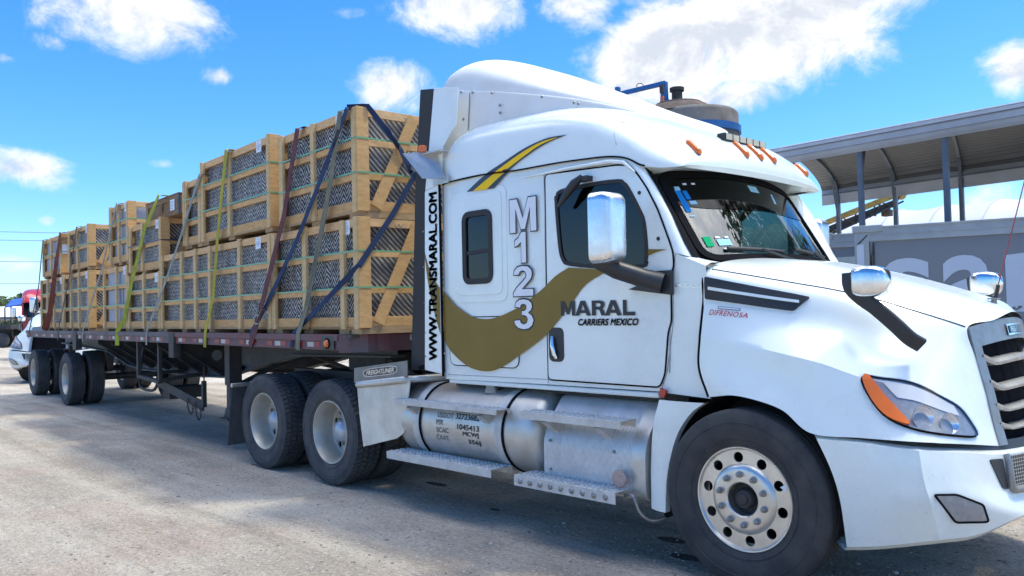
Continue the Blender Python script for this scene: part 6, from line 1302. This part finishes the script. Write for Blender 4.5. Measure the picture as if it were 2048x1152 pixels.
# yellow conveyor boom
boom = thing('conveyor_boom', 'yellow and black lattice boom rising behind the carport posts', 'crane', (-19.5, 40.8, 0))
p0, p1 = Vector((-20.0, 40.35, 6.0)), Vector((-16.45, 43.95, 7.95)); d = (p1 - p0).normalized(); up = Vector((0, 0, 1)) - d * d.z; up.normalize(); sd = d.cross(up)
def bo_(o): o.matrix_parent_inverse = Matrix.Translation((19.5, -40.8, 0)); return o
q = MB()
for s in (-.35, .35): q.bar(p0 + sd * s, p1 + sd * s - up * .05, .12, .30)
bo_(q.build('boom_girder', 'yellow_boom', boom))
q = MB(); Ln = (p1 - p0).length
for s in (-.35, .35):
    q.bar(p0 + sd * s - up * .75, p1 + sd * s - up * .55, .10, .10)
    for k in range(9): a = p0 + d * (Ln * k / 9); b = p0 + d * (Ln * (k + 1) / 9); q.bar(a + sd * s - up * (.1 if k % 2 else .72), b + sd * s - up * (.72 if k % 2 else .1), .06, .06)
q.bar(p0 - up * .42, p1 - up * .45 - d * .5, .5, .34); bo_(q.build('boom_lattice', 'steel_dark', boom))
q = MB(); q.lathe([(.05, -.35), (.30, -.33), (.30, .33), (.05, .35)], tuple(p1 + d * .1 - up * .1), 'y', 18); q.bar(p1 + d * .3, p1 + d * .7 + up * .1, .10, .10); bo_(q.build('head_drum', 'yellow_boom', boom, smooth=40))
q = MB(); q.b2(-17.1, -16.6, 43.2, 43.7, 6.62, 7.0); bo_(q.build('counterweight', 'rust', boom, bevel=.04))
q = MB(); q.bar((-20.0, 40.35, 6.0), (-21.5, 38.8, 0), .3, .3); q.bar((-19.2, 41.2, 6.0), (-19.2, 41.2, 0), .3, .3); bo_(q.build('boom_leg', 'yellow_boom', boom))

# grey steel tank behind the cab, with its blue lifting frame
tank2 = thing('steel_tank', 'round rusty grey steel tank with a blue belt showing above the cab roof', 'tank', (-7.05, 9.05, 0))
q = MB(); q.lathe([(.92, 2.6), (.92, 5.50), (.905, 5.54), (.86, 5.58)], (0, 0, 0), 'z', 56); q.build('shell', 'tank_steel', tank2, smooth=30)
q = MB(); q.lathe([(.80, 5.57), (.70, 5.66), (.58, 5.76), (.50, 5.78), (.48, 5.82), (.001, 5.84)], (-.20, -.18, -.02), 'z', 40); q.build('rusty_cover', 'rust', tank2, smooth=30)
q = MB(); q.lathe([(.925, 5.10), (.965, 5.11), (.965, 5.25), (.925, 5.26)], (0, 0, 0), 'z', 56); q.build('blue_belt', 'blue_steel', tank2, smooth=30)
q = MB(); q.lathe([(.11, 5.80), (.11, 6.06), (.15, 6.07), (.15, 6.14), (.001, 6.15)], (-.22, -.20, 0), 'z', 16); q.build('vent_stack', 'steel_dark', tank2, smooth=35)
q = MB()
for k in range(4): a = pi / 4 + k * pi / 2; q.bar((.8 * cos(a), .8 * sin(a), 0), (.8 * cos(a), .8 * sin(a), 2.7), .14, .14)
q.lathe([(.90, 2.62), (.30, 1.7), (.12, 1.4)], (0, 0, 0), 'z', 32); q.build('stand', 'steel_dark', tank2)
q = MB(); q.tube([(.10, -.95, 5.02), (.10, -.97, 5.42), (.10, -.90, 5.46)], .03, 6); q.build('sight_pipe', 'rust', tank2, smooth=50)
gan = thing('lifting_frame', 'blue steel lifting frame with an arm beside the rusty tank', 'hoist', (-7.42, 8.62, 0))
q = MB(); q.prism([(-.17, 0), (.17, 0), (.17, 5.0), (.055, 5.95), (.05, 6.27), (-.05, 6.27), (-.055, 5.95), (-.17, 5.0)], [], lambda a, b, h: (a * .7, a * .7 + h - .05, b), .10); q.build('mast', 'blue_steel', gan, bevel=.006)
q = MB(); q.bar((.03, .0, 6.23), (-.72, -.70, 6.02), .085, .09); q.b2(-.72, -.64, -.72, -.62, 6.02, 6.18); q.build('arm', 'blue_steel', gan, bevel=.006)
q = MB(); q.tube([Vector((-.36, -.34, 6.20)) + Vector((.05 * cos(a), .05 * cos(a), .05 * sin(a))) for a in [2 * pi * j / 10 for j in range(11)]], .009, 5, cap=False); q.build('lifting_eye', 'steel_dark', gan)
q = MB(); q.b2(-.055, .035, -.085, -.05, 5.78, 5.96); q.build('warning_light', 'amber', gan, bevel=.02); q = MB(); q.b2(-.06, .04, -.083, -.06, 6.02, 6.2); q.build('rust_patch', 'rust', gan)
q = MB(); q.bar((.0, .0, 5.05), (.6, .5, 5.0), .10, .12); q.build('tie_beam', 'blue_steel', gan)

# ------------------------------------------------------------------ left background
# white truck parked behind the trailer: the same body, seen head-on
PARTS = {'hood', 'bumper', 'headlight', 'grille', 'cab_body', 'roof_cap', 'door', 'windshield', 'door_mirror', 'hood_mirror', 'chassis_frame', 'wheel', 'bumper_gap_filler', 'wheel_housing', 'marker_light', 'pressed_window_panel', 'sleeper_window', 'rocker_panel', 'fender_skirt'}
DROP = {'lettering', 'gold_swoosh', 'fleet_number', 'roof_swoosh', 'badge', 'cowl_badge', 'permit_sticker', 'badge_lettering', 'badge_field', 'grille_bar', 'hood_mirror_glass'}
def copy_truck(root, keep, swap=None):
    def rec(o, par):
        if o.name.split('.')[0] in DROP: return
        c = o.copy(); COL.objects.link(c); c.parent = par
        if swap and o.type == 'MESH':
            for i, ms in enumerate(c.material_slots):
                if ms.material == M['white']: ms.link = 'OBJECT'; ms.material = swap
        for ch in list(o.children): rec(ch, c)
    for o in list(truck.children):
        if o.name.split('.')[0] in keep: rec(o, root)
w2 = thing('parked_truck', 'white truck parked head-on behind the trailer, its headlight and bumper showing past the rear wheels', 'truck', (-22.61, 1.63, 0), radians(-42))
copy_truck(w2, PARTS)
w3 = thing('parked_truck', 'dark red truck cab standing behind the white truck, topped above the crates', 'truck', (-36.95, 4.88, -.05), radians(-14))
copy_truck(w3, {'cab_body', 'roof_cap', 'door', 'door_mirror', 'windshield', 'chassis_frame', 'wheel', 'wheel_housing'}, M['red_paint'])
# empty flatbed far off
f2 = thing('flatbed_trailer', 'empty dark flatbed trailer far off by the green bank', 'trailer', (-60.5, 8.2, 0), radians(38))
q = MB(); q.b2(-7, 1.5, -1.25, 1.25, 1.2, 1.5); q.build('deck', 'steel_dark', f2); q = MB(); q.b2(-7, 1, -.5, -.4, .8, 1.2); q.b2(-7, 1, .4, .5, .8, 1.2); q.build('main_beam', 'steel_dark', f2)
for x in (-.6, .65):
    for y in (-1.0, 1.0): q = MB(); q.lathe([(.001, -.12), (.25, -.13), (.46, -.14), (.5, -.10), (.5, .1), (.001, .12)], (x, y, .5), 'y', 24); q.build('wheel', 'tyre_dusty', f2, smooth=40)
# sheds, blue tarpaulin, bank of shrubs, trees
sh = thing('market_shed', 'long low white roofed shed across the yard, behind the blue tarpaulin', 'building', (-88, 16, 0), radians(50))
q = MB(); q.b2(-16, 16, 0, 9, 0, 2.1); q.build('wall', 'bldg', sh); q = MB(); q.prism([(-.8, 2.1), (9.8, 2.1), (4.5, 3.3)], [], lambda a, b, h: (-16.5 + h, a, b), 33); q.build('roof', 'roof_white', sh)
q = MB(); q.b2(-16.6, 16.6, -1.0, -.85, 1.98, 2.2); q.build('gutter', 'steel_blue', sh)
for x in (-12, -8, -4, 0, 4, 8, 12): q = MB(); q.b2(x - 1.2, x + 1.2, -.03, .02, .1, 1.9); q.build('door', 'steel_blue', sh)
A4 = [Vector(p) for p in ((-66.3, 9.5, 2.72), (-64.9, 10.9, 3.0), (-68.3, 11.8, 3.62), (-69.5, 10.6, 3.32))]
q = MB(); q.grid([[tuple((A4[0].lerp(A4[1], i / 8)).lerp(A4[3].lerp(A4[2], i / 8), j / 4) - Vector((0, 0, .12 * sin(pi * i / 8) * sin(pi * j / 4)))) for i in range(9)] for j in range(5)]); tp = q.build('blue_tarpaulin', 'tarp_blue', None, smooth=60); tag(tp, 'bright blue tarpaulin stretched as an awning near the white shed', 'tarpaulin')
sol = tp.modifiers.new('thick', 'SOLIDIFY'); sol.thickness = .05
q = MB()
for p in A4: q.bar((p[0], p[1], 0), tuple(p), .08, .08)
q.build('awning_pole', 'steel_dark', tp)
def leaf_cloud(q, c, rx, ry, rz, n, s, rnd):
    for k in range(n):
        while True:
            p = Vector((rnd.uniform(-1, 1), rnd.uniform(-1, 1), rnd.uniform(-1, 1)))
            if .15 < p.length < 1: break
        p = Vector((p.x * rx, p.y * ry, p.z * rz)) + Vector(c); a = Vector((rnd.gauss(0, 1), rnd.gauss(0, 1), rnd.gauss(0, 1))).normalized(); b = a.cross(Vector((rnd.gauss(0, 1), rnd.gauss(0, 1), .3))).normalized(); l = s * rnd.uniform(.6, 1.4)
        q.add([p - a * l, p + b * l * .5, p + a * l, p - b * l * .5], [(0, 1, 2, 3)])
def tree(label, loc, h, rw, seed, leaf, n=2600, s=.28, group=None):
    rnd = random.Random(seed); t = thing('broadleaf_tree', label, 'tree', loc, 0, group); q = MB(); tops = []
    q.tube(crs([(0, 0, -.1), (.1, .05, h * .22), (-.05, .1, h * .45), (.1, 0, h * .75)], 4), [h * .035 * (1 - .7 * k / 12) for k in range(13)], 8)
    for k in range(9):
        a = rnd.uniform(0, 2 * pi); z0 = h * rnd.uniform(.28, .62); e = Vector((cos(a) * rw * rnd.uniform(.5, .85), sin(a) * rw * rnd.uniform(.5, .85), z0 + h * rnd.uniform(.12, .3))); q.tube([(0, .05, z0), tuple(Vector((0, .05, z0)).lerp(e, .5) + Vector((0, 0, h * .04))), tuple(e)], [h * .014, h * .009, h * .003], 6); tops.append(e)
    q.build('trunk', 'bark', t, smooth=60); q = MB(); tops.append(Vector((0, 0, h * .84)))
    for e in tops:
        for j in range(3): c = e + Vector((rnd.gauss(0, rw * .16), rnd.gauss(0, rw * .16), rnd.gauss(0, h * .05))); r = rw * rnd.uniform(.22, .40); leaf_cloud(q, c, r, r, r * .75, n // (3 * len(tops)), s, rnd)
    q.build('crown', leaf, t); return t
tree('small leafy tree standing far left behind the white shed', (-100, 18.2, 0), 4.9, 2.6, 3, 'leaf_far', 1800, .22)
tree('taller wispy tree far left beside the red truck', (-92, 22.5, 0), 6.2, 2.2, 5, 'leaf_far', 1300, .25)
tree('low round tree far left at the edge of the yard', (-104, 14.2, 0), 4.6, 2.8, 8, 'leaf_far', 1600, .22)
rnd = random.Random(4); q = MB()
for k in range(26): a = k / 25; leaf_cloud(q, (-72.5 + 9 * a, 5.8 + 9.4 * a, .85), 1.0, 1.0, 1.0 + .25 * rnd.random(), 300, .13, rnd)
tag(q.build('shrubbery', 'leaf_far'), 'low green shrubbery growing along the far edge of the yard', 'shrubs', kind='stuff')
# trees beyond the right of the picture, mirrored in the windshield
tree('tall dense tree standing beyond the right edge, mirrored in the windshield', (2.2, 25.0, 0), 18, 6.2, 21, 'leaf', 12000, .26)
tree('second dense tree beyond the right edge, nearer the road', (6.0, 20.5, 0), 16, 6.0, 22, 'leaf', 10000, .26)
# power lines with their two poles
pa, pb = Vector((-100, -30, 0)), Vector((-78, 55, 0))
for i, (p, lab) in enumerate(((pa, 'wooden power pole left of the yard carrying the overhead cables'), (pb, 'second wooden power pole, behind the loaded crates, carrying the overhead cables'))):
    t = thing('power_pole', lab, 'power pole', p); q = MB(); q.tube([(0, 0, 0), (0, 0, 12)], [.16, .10], 10); q.build('pole', 'bark', t, smooth=60); q = MB(); q.b2(-.06, .06, -1.0, 1.0, 10.6, 10.72); q.b2(-.06, .06, -.7, .7, 8.6, 8.7); q.build('crossarm', 'bark', t)
for k, (z, off, lab) in enumerate(((10.62, 0, 'highest of the overhead cables crossing the sky at far left'), (9.80, .2, 'second overhead cable from the top at far left'), (7.75, -.2, 'third overhead cable from the top at far left'), (5.6, .1, 'lowest overhead cable at far left'))):
    q = MB(); q.tube([tuple(pa.lerp(pb, j / 16) + Vector((off, 0, z + .9 * ((j / 8 - 1) ** 2 - .25)))) for j in range(17)], .022, 4); o = q.build('overhead_cable', 'wire', None); tag(o, lab, 'cable', 'overhead power cables')
